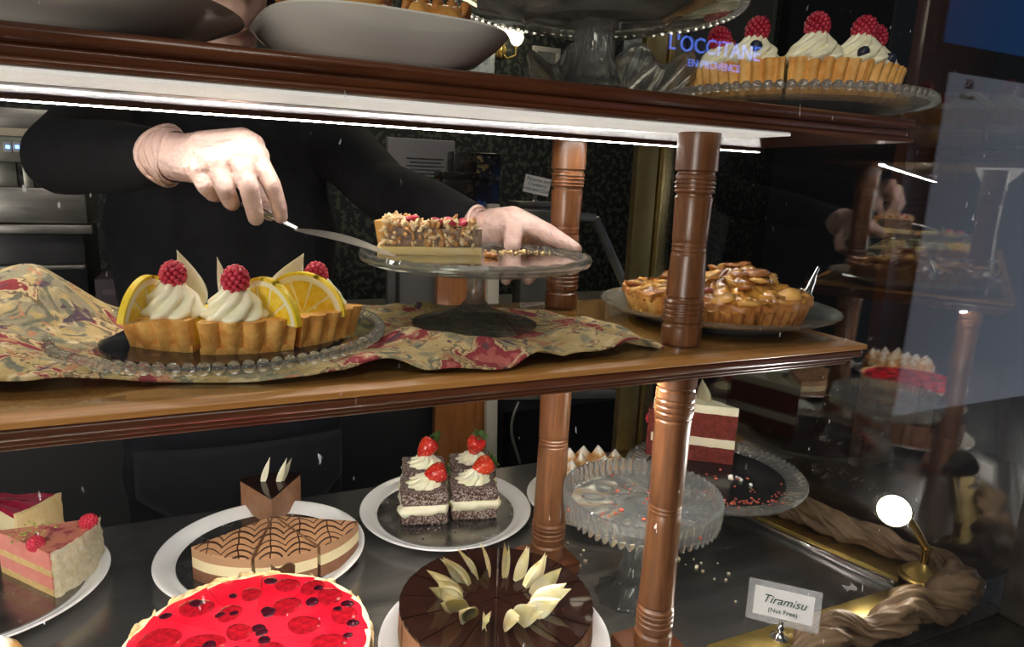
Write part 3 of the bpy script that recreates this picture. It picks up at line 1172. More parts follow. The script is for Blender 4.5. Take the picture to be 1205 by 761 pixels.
def clip_sign(name, p, w, h, rz, tilt, lines, label, lift=0.03, base=True, laminate=0.006, m_clip=None):
    o = empty(name, p, rz)
    mc = m_clip or M_CHROME
    latheo('clip_foot', [(0, 0), (0.0125, 0), (0.0125, 0.002), (0.010, 0.004), (0.006, 0.007), (0.0045, 0.011), (0.0060, 0.014), (0.0048, 0.017), (0.0032, 0.019), (0.0032, lift), (0, lift)], mc, o, seg=24)
    for s in (-1, 1):
        bm = bmesh.new()
        tube(bm, [(0, 0.001, lift-0.004), (s*0.006, 0.002, lift+0.001), (s*0.0065, 0.003, lift+0.008), (s*0.009, 0.004, lift+0.010), (s*0.005, 0.004, lift+0.011)], 0.0016, 8)
        finish('clip_prong', bm, mc, o)
    c = empty('card', (0, 0, lift+0.002))
    c.parent = o
    c.rotation_euler = (-R(10), R(tilt), 0)
    bm = bmesh.new()
    box(bm, -w/2, w/2, -0.0004, 0.0004, 0, h)
    cm = finish('paper', bm, M_PAPER, c, smooth=False)
    if laminate:
        bm = bmesh.new()
        box(bm, -w/2-laminate, w/2+laminate, -0.0009, 0.0009, -laminate, h+laminate, 0.0)
        finish('laminate', bm, mat('clear_laminate', (0.8, 0.8, 0.82), 0.08, 0, alpha=0.22, coat=0.2), c, smooth=False)
    for (s, z, txt, it) in lines:
        text_mesh(txt, s, M_GREENINK, c, (0, -0.0013, z), italic=it)
    return tag(o, label, 'sign')


cp = aty(629, 246, 1.20)
boxo_stand = empty('card_riser', (cp.x, 1.20, c2z))
hgt = aty(629, 243, 1.20).z-c2z
boxo('pedestal', M_GREYM, boxo_stand, (0.10, 0.06, hgt), 0.003)
boxo('cap', M_GREYM, boxo_stand, (0.14, 0.08, 0.015), 0.003, (0, 0, hgt))
tag(boxo_stand, 'grey riser block on the service counter under the cookie card', 'stand')
clip_sign('price_card', (cp.x, 1.20, c2z+hgt+0.015), 0.078, 0.052, -0.4, 10,
          [(0.0135, 0.041, 'Pistachio and', 0.25), (0.0135, 0.027, 'Cranberry', 0.25), (0.0135, 0.012, 'Shortbread Cookies', 0.25)],
          'small white card lettered for pistachio and cranberry shortbread cookies', lift=0.02, laminate=0)

# stack of white printed boxes low behind the stand foot
wb, wd_ = box_on('paper_packet', (470, 310, 545, 402), 1.16, 0.05, mat('grey_white_packet', (0.22, 0.21, 0.20), 0.6), 'pale grey packet lying behind the foot of the pecan pie stand', 'packet')

# wall lamp, pictures and pale panels on the far wall, seen above the upper shelf
Yw = 3.2
def wall_pic(name, px, label, m_frame, m_in, y=Yw, fw=0.03):
    x0, x1, z0, z1 = quad_on(*px, y)
    o = empty(name, ((x0+x1)/2, y-0.012, z0))
    w, h = x1-x0, z1-z0
    bm = bmesh.new()
    box(bm, -w/2, w/2, -0.012, 0.012, 0, fw, 0.003)
    box(bm, -w/2, w/2, -0.012, 0.012, h-fw, h, 0.003)
    box(bm, -w/2, -w/2+fw, -0.0119, 0.0119, fw*0.9, h-fw*0.9, 0.003)
    box(bm, w/2-fw, w/2, -0.0119, 0.0119, fw*0.9, h-fw*0.9, 0.003)
    finish('frame', bm, m_frame, o, angle=35)
    bm = bmesh.new()
    box(bm, -w/2+fw*0.8, w/2-fw*0.8, -0.006, 0.010, fw*0.8, h-fw*0.8)
    finish('print', bm, m_in, o, smooth=False)
    return tag(o, label, 'picture')
M_IVORY = mat('ivory_mount', (0.42, 0.40, 0.33), 0.6)
M_GREYPR = mat('grey_print', (0.10, 0.10, 0.09), 0.5, 0, (0.20, 0.20, 0.17), 8)
wall_pic('framed_picture', (622, 58, 658, 150), 'small ivory framed picture on dark wallpaper beside the wall lamp', M_IVORY, M_GREYPR)
wall_pic('framed_picture', (692, 40, 723, 140), 'grey green framed picture behind the glass cake stand stem', M_GREYPR, M_GREYM)
wall_pic('framed_picture', (985, -60, 1066, 130), 'large pale framed picture behind the raspberry tart on the upper shelf', M_IVORY, mat('brown_print', (0.05, 0.042, 0.03), 0.4, 0, (0.12, 0.10, 0.08), 6), fw=0.06)
M_LEAFP = mat('white_leaf_print', (0.50, 0.54, 0.52), 0.6, 0, (0.30, 0.34, 0.33), 22, 2, lo=0.45, hi=0.55)
wall_pic('leaf_panel', (727, 25, 765, 150), 'white leaf patterned panel on the far wall behind the glass stand', M_LEAFP, M_LEAFP)
wall_pic('leaf_panel', (545, 25, 582, 150), 'white panel on the far wall left of the lit wall lamp', M_LEAFP, M_LEAFP)
wall_pic('dark_panel', (772, -40, 800, 150), 'narrow brown panel on the far wall behind the raspberry tart', M_ORANGEW, mat('brown_panel', (0.09, 0.05, 0.025), 0.4))
wall_pic('dark_panel', (922, -60, 952, 100), 'black coat panel on the far wall behind the upper tart', M_BLACK, M_BLACK)
wall_pic('grey_panel', (802, -60, 920, 150), 'broad grey panel on the far wall behind the upper tart', M_GREYPR, mat('grey_felt', (0.13, 0.125, 0.11), 0.8))

# tall red brown door post right of the upper tart
x0, x1, z0, z1 = quad_on(1068, -80, 1100, 500, 1.5)
dp = empty('door_post', ((x0+x1)/2, 1.5, ZFL))
boxo('jamb', M_WOODX, dp, (x1-x0, 0.06, 2.6), 0.004)
boxo('stop', M_GROOVE, dp, ((x1-x0)*0.5, 0.05, 2.6), 0.003, ((x1-x0)*0.7, 0.01, 0))
tag(dp, 'tall reddish brown wooden door post beyond the side window', 'post')

# wall lamp with two lit shades
wl = empty('wall_lamp', (aty(588, 60, Yw).x, Yw, aty(588, 60, Yw).z))
latheo('backplate', [(0, 0), (0.045, 0), (0.04, 0.012), (0.015, 0.02), (0, 0.02)], M_BRASS, wl, (0, -0.001, 0), (R(90), 0, 0), 24)
for sx, dz in ((-0.02, 0.10), (0.06, 0.075)):
    tubeo('arm', [(0, -0.015, 0), (sx*0.4, -0.06, -0.05), (sx, -0.10, -0.03), (sx, -0.10, dz-0.055)], 0.007, M_BRASS, wl)
    sh_ = latheo('shade', [(0.012, 0), (0.03, 0.015), (0.042, 0.045), (0.036, 0.065), (0.046, 0.08)], emis('lit_lamp_shade', (1.0, 0.88, 0.62), 4.0), wl, (sx, -0.10, dz-0.055), seg=20)
    bm = bmesh.new()
    ico(bm, (0, 0, 0.04), 0.018, 2)
    finish('bulb', bm, emis('warm_bulb', (1.0, 0.8, 0.5), 18.0), sh_)
tag(wl, 'brass wall lamp with two lit shades on the dark wallpaper', 'lamp')

# ------------------------------------------------------------------ pastry kit
M_CREAMW = mat('whipped_cream', (0.92, 0.87, 0.62), 0.42, sss=0.15)
M_CREAMP = mat('piped_cream_white', (0.88, 0.86, 0.76), 0.42, sss=0.15)
M_RASP = mat('raspberry_red', (0.52, 0.018, 0.045), 0.28, 0, (0.66, 0.05, 0.09), 90, 3, sss=0.15, coat=0.2)
M_RASPD = mat('raspberry_deep', (0.36, 0.008, 0.03), 0.3, 0, (0.50, 0.03, 0.06), 90, 3, coat=0.2)
M_STRAW = mat('strawberry_red', (0.50, 0.012, 0.014), 0.22, 0, (0.62, 0.05, 0.02), 40, 3, coat=0.4)
M_STRAWO = mat('strawberry_pale_red', (0.62, 0.04, 0.015), 0.22, 0, (0.70, 0.22, 0.06), 30, 3, coat=0.4, lo=0.5, hi=0.75)
M_SEED = mat('berry_seed', (0.72, 0.52, 0.16), 0.4)
M_LEAF = mat('berry_leaf', (0.05, 0.13, 0.025), 0.5, 0, (0.14, 0.26, 0.07), 60, 3)
M_WCHOC = mat('white_chocolate', (0.86, 0.80, 0.58), 0.28, sss=0.2, coat=0.15)
M_WCHOCY = mat('white_chocolate_yellow', (0.84, 0.74, 0.36), 0.28, 0, (0.88, 0.83, 0.62), 40, 3, sss=0.2, coat=0.15)
M_MOUSSE = mat('milk_chocolate_mousse', (0.29, 0.135, 0.066), 0.55, 0, (0.36, 0.175, 0.09), 60, 5, 0.6, 130)
M_GLAZE = mat('dark_chocolate_glaze', (0.014, 0.0045, 0.003), 0.05, 0, (0.022, 0.008, 0.005), 30, 4, 0.12, 30)
M_SPONGEY = mat('yellow_sponge', (0.72, 0.52, 0.22), 0.8, 0, (0.62, 0.42, 0.16), 140, 4, 0.6)
M_CRUST = mat('golden_shortcrust', (0.62, 0.25, 0.04), 0.55, 0, (0.90, 0.52, 0.15), 38, 6, 0.6, 220, lo=0.3, hi=0.65, bdist=0.002)
M_CRUSTP = mat('pale_shortcrust', (0.76, 0.52, 0.22), 0.65, 0, (0.82, 0.62, 0.32), 60, 6, 0.5, 200)
M_CRUSTB = mat('browned_crust', (0.30, 0.095, 0.022), 0.4, 0, (0.62, 0.27, 0.07), 40, 6, 0.6, 140, coat=0.15)


def disc_board(name, m, p, r, label, h=0.0025, group=None):
    o = latheo(name, [(0, 0), (r, 0), (r, h), (0, h)], m, None, p, seg=64, angle=30)
    return tag(o, label, 'cake board', group)


def plate(p, r, label, group='white plates on the counter floor'):
    k = r/0.165
    prof = [(0, 0), (0.105*k, 0), (0.112*k, 0.002), (0.118*k, 0.0045), (0.146*k, 0.0115), (0.163*k, 0.0185), (0.165*k, 0.0200), (0.1635*k, 0.0212), (0.160*k, 0.0208),
            (0.147*k, 0.0148), (0.140*k, 0.0098), (0.134*k, 0.0085), (0, 0.0085)]
    o = empty('dinner_plate', p)
    latheo('dish', prof, M_WHITE, o, seg=72, angle=50)
    tag(o, label, 'plate', group)
    return o


def swirl_mesh(Rr, Hh, n=8, twist=3.0, tip=0.16, depth=0.16):
    bm = bmesh.new()
    prof = []
    NR = 20
    for i in range(NR+1):
        t = i/NR
        r = Rr*(0.86+0.18*math.sin(min(1, t*3.2)*PI*0.5)) if t < 0.16 else Rr*max(0.0, (1.0-(t-0.16)/0.84))**0.72*1.03
        r *= 1+0.05*math.sin(t*PI*5)
        prof.append((max(r, 0.0004), Hh*t))
    prof = [(0, 0)]+prof+[(0, Hh*1.04)]

    def fn(a, r, z):
        t = z/Hh
        w = 1+depth*(abs(math.cos(n*(a-twist*t)/2))*2-1)*min(1, 0.5+t*2)
        return r*w, z
    lathe(bm, prof, n*8, fn)
    return bm


def swirlo(parent, loc, Rr, Hh, m=None, n=8, twist=2.2, rz=0.0, name='cream_swirl'):
    bm = swirl_mesh(Rr, Hh, n, twist)
    return finish(name, bm, m or M_CREAMW, parent, loc, (0, 0, rz), True, 60)


_rasp = {}
def raspberry(parent, loc, s=1.0, rot=(0, 0, 0), m=None, name='raspberry'):
    key = (m or M_RASP).name
    if key not in _rasp:
        bm = bmesh.new()
        ico(bm, (0, 0, 0.009), 0.0082, 2, (1, 1, 1.1))
        N = 62
        for i in range(N):
            t = (i+0.5)/N
            z = 1-1.75*t
            rr = math.sqrt(max(0, 1-z*z))
            a = i*2.39996
            rr2 = 0.0085*rr*(1.0 if z < 0 else 0.98)
            ico(bm, (rr2*math.cos(a), rr2*math.sin(a), 0.0095+0.0098*z), 0.0024, 1)
        o = finish('raspberry', bm, m or M_RASP, None)
        _rasp[key] = o.data
        bpy.data.objects.remove(o)
    o = bpy.data.objects.new(name, _rasp[key])
    o.location = loc
    o.scale = (s, s, s)
    o.rotation_euler = rot
    o.parent = parent
    COL.objects.link(o)
    return o


def strawberry(parent, loc, s=1.0, rot=(0, 0, 0), m=None, leaf=True, tall=1.0):
    bm = bmesh.new()
    prof = [(0, 0.0), (0.004, 0.0015), (0.009, 0.008), (0.0125, 0.017), (0.0135, 0.024), (0.011, 0.030), (0.005, 0.032), (0, 0.0315)]
    lathe(bm, prof, 24)
    o = finish('strawberry', bm, m or M_STRAW, parent, loc, rot)
    o.scale = (s, s, s)
    bm = bmesh.new()
    for k in range(44):
        t = (k+0.5)/44
        z = 0.003+0.026*t
        r = 0.0138*math.sin(PI*min(0.62, 0.08+t*0.58))
        for (ra, za), (rb, zb) in zip(prof[:-1], prof[1:]):
            if za <= z <= zb:
                r = ra+(rb-ra)*(z-za)/max(1e-6, zb-za)
        a = k*2.39996
        ico(bm, (r*math.cos(a), r*math.sin(a), z), 0.0006, 1)
    finish('seeds', bm, M_SEED, o)['kind'] = 'stuff'
    if leaf:
        for k in range(6):
            bm = bmesh.new()
            L_ = 0.012*tall
            def lf(u, v, L_=L_):
                w = 0.0036*math.sin(PI*min(1, u*0.92+0.08))
                return ((0.002+L_*u), (v-0.5)*2*w, 0.031+0.006*tall*math.sin(u*2.2))
            sheet(bm, lf, 6, 2)
            bmesh.ops.solidify(bm, geom=bm.faces[:], thickness=0.0006)
            finish('leaf', bm, M_LEAF, o, (0, 0, 0), (0, -0.35 if tall > 1 else 0, k*PI/3))
    return o


def shard_mesh(Lg, Wd, curl=0.15, th=0.0014, point=0.75, skew=0.0):
    """petal of chocolate: rises along z, width along x, cupped in y"""
    bm = bmesh.new()
    def f(u, v):
        w = Wd*0.5*(math.sin(PI*min(1.0, (0.12+0.88*u)**point)) if u < 1 else 0)
        w = max(w, 0.0003)
        x = (v-0.5)*2*w+skew*u*u*Lg
        y = curl*Lg*(u*u)*0.6-curl*0.9*Wd*(1-((v-0.5)*2)**2)*math.sin(PI*u)*0.6
        return (x, y, Lg*u)
    sheet(bm, f, 14, 6)
    bmesh.ops.solidify(bm, geom=bm.faces[:], thickness=th)
    return bm


def shardo(parent, loc, Lg, Wd, rot, m=None, curl=0.15, point=0.75, skew=0.0, name='white_chocolate_shard'):
    bm = shard_mesh(Lg, Wd, curl, 0.0014, point, skew)
    return finish(name, bm, m or M_WCHOC, parent, loc, rot)


def crumbs(name, m, parent, pts, s0, s1, loc=(0, 0, 0), flat=0.6, seed=3):
    rr = random.Random(seed)
    bm = bmesh.new()
    for p in pts:
        s = rr.uniform(s0, s1)
        ico(bm, (p[0], p[1], p[2]+s*flat*0.8), s, 1, (rr.uniform(0.7, 1.3), rr.uniform(0.7, 1.3), flat), Euler((0, 0, rr.uniform(0, 6))))
    o = finish(name, bm, m, parent, loc, smooth=False)
    o['kind'] = 'stuff'
    return o


PW = 0.0085           # well height of a white plate
PB = PW+0.0025        # top of the board lying in it

# ------------------------------------------------------------------ glazed chocolate cake
CC = Vector((-0.187, 0.094, 0))
plate(CC, 0.154, 'white plate under the round glazed chocolate cake')
disc_board('cake_board', M_BOARD, CC+Vector((0, 0, PW)), 0.124*0.98, 'silver board under the round glazed chocolate cake')
cake = empty('chocolate_cake', CC+Vector((0, 0, PB)), face_angle(CC))
NS = 16
RC, HC = 0.128, 0.062
half = PI/NS-0.012
wall_r = lambda a, t: RC*(0.985+0.015*math.sin(PI*t))
tmpl = sectoro('cake_slice', M_MOUSSE, None, wall_r, 0.0, HC-0.004, -half, half, 8, 4, 6, rough=0.0007, rs=130, r0=0.004)
gl = sectoro('glaze', M_GLAZE, None, lambda a, t: RC*(0.992+0.006*math.sin(a*40)*t), HC-0.004, HC, -half-0.003, half+0.003, 8, 4, 2, r0=0.004)
gl.parent = tmpl
gl['label'] = 'mirror dark chocolate glaze'
rl = random.Random(11)
for k in range(NS):
    s = tmpl if k == 0 else dup(tmpl)
    s.parent = cake
    s.rotation_euler = (0, 0, 2*PI*(k+0.5)/NS)
    s.location = (0.0006*math.cos(k*2.1), 0.0006*math.sin(k*1.7), 0)
    bm = shard_mesh(rl.uniform(0.048, 0.058), rl.uniform(0.022, 0.028), rl.uniform(0.16, 0.34), 0.0015, 0.80, rl.uniform(-0.08, 0.08))
    lf_ = finish('chocolate_leaf', bm, M_WCHOCY, s)
    tilt = rl.uniform(0.75, 0.98)
    # blade stands in the radial plane and leans outward
    lf_.matrix_local = Matrix.Translation((0.048, rl.uniform(-0.003, 0.003), HC-0.001)) @ Matrix.Rotation(tilt, 4, 'Y') @ Matrix.Rotation(rl.uniform(-0.45, 0.45), 4, 'Z')
tag(cake, 'round sliced chocolate cake with mirror glaze and a ring of white chocolate leaves', 'cake')

# ------------------------------------------------------------------ red berry cheesecake with almond sides
RC2 = Vector((-0.492, 0.108, 0))
plate(RC2, 0.146, 'white plate under the red berry cheesecake')
rcake = empty('berry_cheesecake', RC2+Vector((0, 0, PW)), face_angle(RC2))
M_CHEESE = mat('baked_cheesecake', (0.80, 0.62, 0.28), 0.6, 0, (0.86, 0.72, 0.42), 40, 5, 0.4, 120)
M_JELLY = mat('red_jelly', (0.62, 0.006, 0.022), 0.06, 0, (0.78, 0.022, 0.045), 14, 4, 0.04, 30, coat=0.5, sss=0.1)
M_JSTRAW = mat('strawberry_in_jelly', (0.22, 0.003, 0.010), 0.08, 0, (0.42, 0.008, 0.016), 120, 3, coat=0.5)
M_JBLUE = mat('blueberry_in_jelly', (0.05, 0.003, 0.010), 0.08, coat=0.5)
RR, HR = 0.138, 0.075
NS2 = 12
half = PI/NS2-0.006
t2 = sectoro('cheesecake_slice', M_CHEESE, None, lambda a, t: RR*(0.97+0.03*t), 0, HR-0.006, -half, half, 10, 4, 6, rough=0.0012, rs=90, r0=0.003)
t2r = sectoro('cream_rim', mat('pale_cream_rim', (0.88, 0.74, 0.46), 0.5, sss=0.1), None, lambda a, t: RR*1.0, HR-0.008, HR-0.001, -half, half, 10, 2, 2, r0=RR*0.95)
t2j = sectoro('jelly', M_JELLY, None, lambda a, t: RR*0.962+0.002*math.sin(a*18), HR-0.0065, HR, -half-0.002, half+0.002, 12, 5, 2, r0=0.003)
t2r.parent = t2
t2j.parent = t2
for k in range(NS2):
    s = t2 if k == 0 else dup(t2)
    s.parent = rcake
    s.rotation_euler = (0, 0, 2*PI*(k+0.18)/NS2)
rr = random.Random(21)
berries = [(-0.058, 0.085, 0.020), (-0.096, 0.030, 0.026), (-0.020, 0.060, 0.016), (0.006, 0.092, 0.014), (0.050, 0.098, 0.016), (0.080, 0.082, 0.016),
           (0.045, 0.052, 0.019), (0.098, 0.055, 0.018), (0.110, 0.012, 0.018), (0.062, 0.008, 0.019), (-0.050, 0.008, 0.024), (-0.010, 0.020, 0.016),
           (0.020, -0.030, 0.02), (0.085, -0.035, 0.02), (-0.03, -0.06, 0.022), (-0.095, -0.03, 0.02), (0.03, -0.09, 0.02)]
for (x, y, r_) in berries:
    bm = bmesh.new()
    lathe(bm, [(0, 0), (r_*0.6, 0.0002), (r_*0.92, 0), (r_, -0.001)], 20, lambda a, r, z, q=rr.uniform(0, 6): (r*(1+0.10*math.cos(2*a+q)+0.05*math.cos(3*a)), z))
    finish('strawberry_slice', bm, M_JSTRAW, rcake, (x, y, HR+0.0006))
for k in range(36):
    a, r_ = rr.uniform(0, 2*PI), rr.uniform(0.015, 0.122)
    bm = bmesh.new()
    ico(bm, (0, 0, 0), rr.uniform(0.005, 0.0085), 2, (1.2, 1, 0.18))
    finish('blueberry', bm, M_JBLUE, rcake, (r_*math.cos(a), r_*math.sin(a), HR+0.0002), (0, 0, rr.uniform(0, 3)))
bm = bmesh.new()
lathe(bm, [(0, 0), (0.006, 0.0002), (0.0072, -0.0004), (0, -0.0009)], 12, lambda a, r, z: (r*(1.0+0.35*abs(math.cos(a))), z))
alm = finish('almond_flake', bm, mat('toasted_almond', (0.72, 0.46, 0.18), 0.5, 0, (0.85, 0.66, 0.36), 80, 3), None)
for k in range(150):
    s = alm if k == 0 else alm.copy()
    if k:
        COL.objects.link(s)
    s.parent = rcake
    a = rr.uniform(-0.35, PI+0.35)
    h = HR*(1-rr.random()**1.6)*0.98
    top_ = h > HR*0.93
    rad_ = RR*(1.0 if not top_ else 0.985)+rr.uniform(0, 0.003)
    s.location = (rad_*math.cos(a), rad_*math.sin(a), h)
    s.rotation_euler = (rr.uniform(0.9, 1.9), rr.uniform(-0.5, 0.5), a+PI/2+rr.uniform(-0.5, 0.5))
tag(rcake, 'round red jelly cheesecake full of strawberries with flaked almond sides', 'cake')

# ------------------------------------------------------------------ marbled mousse slices on a plate
MP = Vector((-0.455, 0.425, 0))
plate(MP, 0.160, 'white plate holding marbled mousse slices and a chocolate wedge')
disc_board('cake_board', M_BOARD, MP+Vector((0, 0, PW)), 0.128, 'silver board under the marbled mousse slices')


def marble_mat(name):
    m, nt, b = _nodes(name)
    N, L = nt.nodes, nt.links
    tc = N.new('ShaderNodeTexCoord')
    sp = N.new('ShaderNodeSeparateXYZ')
    L.new(tc.outputs['Object'], sp.inputs[0])

    def mth(op, a, bb=None, cc=None):
        n = N.new('ShaderNodeMath')
        n.operation = op
        for i, v in enumerate((a, bb, cc)):
            if v is None:
                continue
            if isinstance(v, (int, float)):
                n.inputs[i].default_value = v
            else:
                L.new(v, n.inputs[i])
        return n.outputs[0]
    nz_ = N.new('ShaderNodeTexNoise')
    nz_.inputs['Scale'].default_value = 18
    L.new(tc.outputs['Object'], nz_.inputs['Vector'])
    # feathered icing: lines dragged to and fro
    pp = mth('PINGPONG', mth('ADD', sp.outputs[0], mth('MULTIPLY', nz_.outputs['Fac'], 0.012)), 0.021)
    drag = mth('MULTIPLY', mth('POWER', mth('DIVIDE', pp, 0.021), 2.0), 0.022)
    w = mth('ADD', mth('ADD', sp.outputs[1], drag), mth('MULTIPLY', nz_.outputs['Fac'], 0.008))
    fr = mth('FRACT', mth('MULTIPLY', w, 54.0))
    ln = mth('LESS_THAN', fr, 0.32)
    # wider gaps between groups of lines
    fr2 = mth('FRACT', mth('MULTIPLY', w, 54.0/3.0))
    ln = mth('MULTIPLY', ln, mth('LESS_THAN', fr2, 0.74))
    spine = mth('LESS_THAN', pp, 0.0011)
    ln = mth('MAXIMUM', ln, spine)
    mx = N.new('ShaderNodeMix')
    mx.data_type = 'RGBA'
    L.new(ln, mx.inputs[0])
    mx.inputs[6].default_value = (0.56, 0.30, 0.15, 1)
    mx.inputs[7].default_value = (0.055, 0.016, 0.008, 1)
    L.new(mx.outputs[2], b.inputs['Base Color'])
    b.inputs['Roughness'].default_value = 0.3
    return m


M_MARB = marble_mat('marbled_icing')
M_MCREAM = mat('vanilla_mousse', (0.80, 0.68, 0.40), 0.5)
M_MBROWN = mat('milk_mousse', (0.46, 0.25, 0.13), 0.5)
M_MDARK = mat('chocolate_mousse_base', (0.20, 0.082, 0.038), 0.55, 0, (0.25, 0.11, 0.055), 60, 4, 0.3, 120)
tipp = atz(322, 607, 0.062)
tipp = Vector((tipp.x, tipp.y, PB))
fa = face_angle(tipp)
rm_ = 0.132
for (a0, a1, lab, dx, dy) in ((-150, -104, 'marbled mousse slice with dragged chocolate lines lying left of the long cut', -0.003, 0),
                              (-103, -63, 'middle marbled mousse slice with a smear of chocolate on its front', 0, -0.002),
                              (-62, -24, 'marbled mousse slice beside the white plate rim, nearest the coconut squares', 0.003, 0)):
    sl = empty('mousse_slice', tipp+Vector((dx, dy, 0)), fa)
    a0, a1 = R(a0), R(a1)
    rf = lambda a, t: rm_*(1.0+0.05*math.cos(a*2+0.6))
    sectoro('chocolate_layer', M_MDARK, sl, rf, 0.0, 0.019, a0, a1, 14, 4, 3, rough=0.0005)
    sectoro('vanilla_layer', M_MCREAM, sl, rf, 0.019, 0.036, a0, a1, 14, 4, 3, rough=0.0003)
    sectoro('milk_layer', M_MBROWN, sl, rf, 0.036, 0.050, a0, a1, 14, 4, 3, rough=0.0003)
    sectoro('marbled_top', M_MARB, sl, rf, 0.050, 0.0515, a0, a1, 14, 4, 1)
    if a0 < R(-100) < R(-60) and a1 > R(-70):
        bm = bmesh.new()
        def sm(u, v):
            a = R(-93)+R(15)*u
            r = rf(a, 1)+0.0012+0.001*math.sin(v*5+u*3)
            return (r*math.cos(a), r*math.sin(a), 0.006+0.036*v*(1-0.25*u)-0.006*math.sin(u*6))
        sheet(bm, sm, 10, 8)
        bmesh.ops.solidify(bm, geom=bm.faces[:], thickness=0.001)
        finish('chocolate_smear', bm, M_MDARK, sl)
    tag(sl, lab, 'cake slice', 'marbled mousse slices')


def wedge_frame(tip_px, z):
    p = atz(*tip_px, z)
    return p


# chocolate wedge with two white quills, point towards the glass
wt = atz(321, 622, PB)
wt = Vector((wt.x, wt.y, PB))
cw_ = empty('chocolate_wedge', wt+Vector((0.0, 0.004, 0)), face_angle(wt))
a0, a1 = R(60), R(120)
sectoro('mousse', M_MOUSSE, cw_, 0.104, 0, 0.052, a0, a1, 10, 5, 4, rough=0.0007, rs=110)
g = sectoro('glaze', M_GLAZE, cw_, 0.1045, 0.052, 0.056, a0, a1, 10, 5, 1)
for (x, y, tl) in ((-0.014, 0.070, 0.30), (0.012, 0.062, 0.35), (0.017, 0.064, 0.42)):
    shardo(cw_, (x, y, 0.054), 0.052, 0.011, (0.1, tl, -0.3), M_WCHOC, 0.1, 0.7, name='white_chocolate_quill')
tag(cw_, 'chocolate mousse wedge with dark glaze and upright white chocolate quills', 'cake slice')

# ------------------------------------------------------------------ coconut squares with strawberries
LP = Vector((-0.133, 0.459, 0))
plate(LP, 0.157, 'white plate holding four coconut coated chocolate squares')
disc_board('cake_board', M_BOARD, LP+Vector((0, 0, PW)), 0.126, 'silver board under the coconut squares')
M_COCO = mat('coconut_coated_chocolate', (0.075, 0.030, 0.020), 0.8, 0, (0.52, 0.43, 0.38), 300, 2, 0.9, 300, lo=0.46, hi=0.66)
lf0 = face_angle(LP)+0.10
ax = Vector((math.cos(lf0), math.sin(lf0), 0))
ay = Vector((-math.sin(lf0), math.cos(lf0), 0))


def lamington(p, lab, m_str, srot, tall, swz=0.0):
    o = empty('coconut_square', p, lf0+swz)
    w = 0.083
    def cake_block(name, z0, z1, ww, m, rough, bev=0.005):
        bm = bmesh.new()
        box(bm, -ww/2, ww/2, -ww/2, ww/2, z0, z1, bev, 2)
        bmesh.ops.subdivide_edges(bm, edges=[e for e in bm.edges if e.calc_length() > 0.012], cuts=6, use_grid_fill=True)
        bmesh.ops.recalc_face_normals(bm, faces=bm.faces[:])
        roughen(bm, rough, 95, z0*9+p[0]*7, 0.0005)
        return finish(name, bm, m, o, smooth=True)
    cake_block('bottom_sponge', 0.0, 0.019, w, M_COCO, 0.0022)
    cake_block('cream_layer', 0.016, 0.039, w*1.03, M_CREAMW, 0.010, 0.009)
    cake_block('top_sponge', 0.036, 0.060, w, M_COCO, 0.0022)
    sw = swirlo(o, (0, 0.0, 0.0595), 0.029, 0.022, M_CREAMW, 9, 1.4)
    strawberry(o, (-0.002 if not tall else -0.010, 0.0, 0.072), 1.4, srot, m_str, True, tall or 1.0)
    tag(o, lab, 'cake', 'coconut coated squares with cream and strawberry')
    return o


cpx = [atz(499, 612, PB), atz(557, 606, PB)]
q0 = cpx[0]+ay*0.022
q1 = cpx[1]+ay*0.022
lamington(Vector((q0.x, q0.y, PB)), 'coconut square topped by a strawberry lying on its side', M_STRAW, (0.2, 1.25, 0.2), 0)
lamington(Vector((q1.x, q1.y, PB)), 'coconut square topped by an orange red half ripe strawberry', M_STRAWO, (-0.3, 1.2, 0.1), 0)
q2 = q0+ay*0.088+ax*0.006
q3 = q1+ay*0.088+ax*0.010
lamington(Vector((q2.x, q2.y, PB)), 'rear coconut square whose strawberry has long pale green leaves', M_STRAW, (0.0, 0.75, 0.4), 1.8)
lamington(Vector((q3.x, q3.y, PB)), 'rear coconut square with a big upright dark strawberry, by the wooden post', M_STRAW, (0.35, 0.25, 0.2), 0)
crumbs('coconut_crumbs', M_COCO, None, [(LP.x+rr.gauss(-0.06, 0.035), LP.y+rr.gauss(-0.01, 0.05), PB) for k in range(70)], 0.0008, 0.0022, seed=5)
tag(bpy.data.objects['coconut_crumbs'], 'coconut crumbs scattered on the board of the coconut squares', 'crumbs')

# ------------------------------------------------------------------ pink slice and cheesecake slice on the next plate
EP = Vector((-0.822, 0.452, 0))
plate(EP, 0.150, 'white plate holding the pink mousse slice and a cheesecake slice')
disc_board('cake_board', M_BOARD, EP+Vector((0, 0, PW)), 0.12, 'silver board under the pink mousse slice')
M_PINK = mat('pink_mousse', (0.72, 0.22, 0.18), 0.5, 0, (0.78, 0.30, 0.24), 40, 4)
M_COCOW = mat('coconut_shreds', (0.84, 0.73, 0.46), 0.8, 0, (0.95, 0.90, 0.70), 130, 4, 0.9, 130, bdist=0.005)


def slice_from_chord(f_px, b_px, z, depth):
    f_, b_ = atz(*f_px, z), atz(*b_px, z)
    m_ = (f_+b_)/2
    ch_ = b_-f_
    axd = Vector((ch_.y, -ch_.x, 0)).normalized()
    if axd.x < 0:
        axd = -axd
    hw = ch_.length/2
    tip_ = m_-axd*depth
    half_ = math.atan2(hw, depth)
    Rr = math.hypot(hw, depth)
    return Vector((tip_.x, tip_.y, z)), math.atan2(axd.y, axd.x), half_, Rr


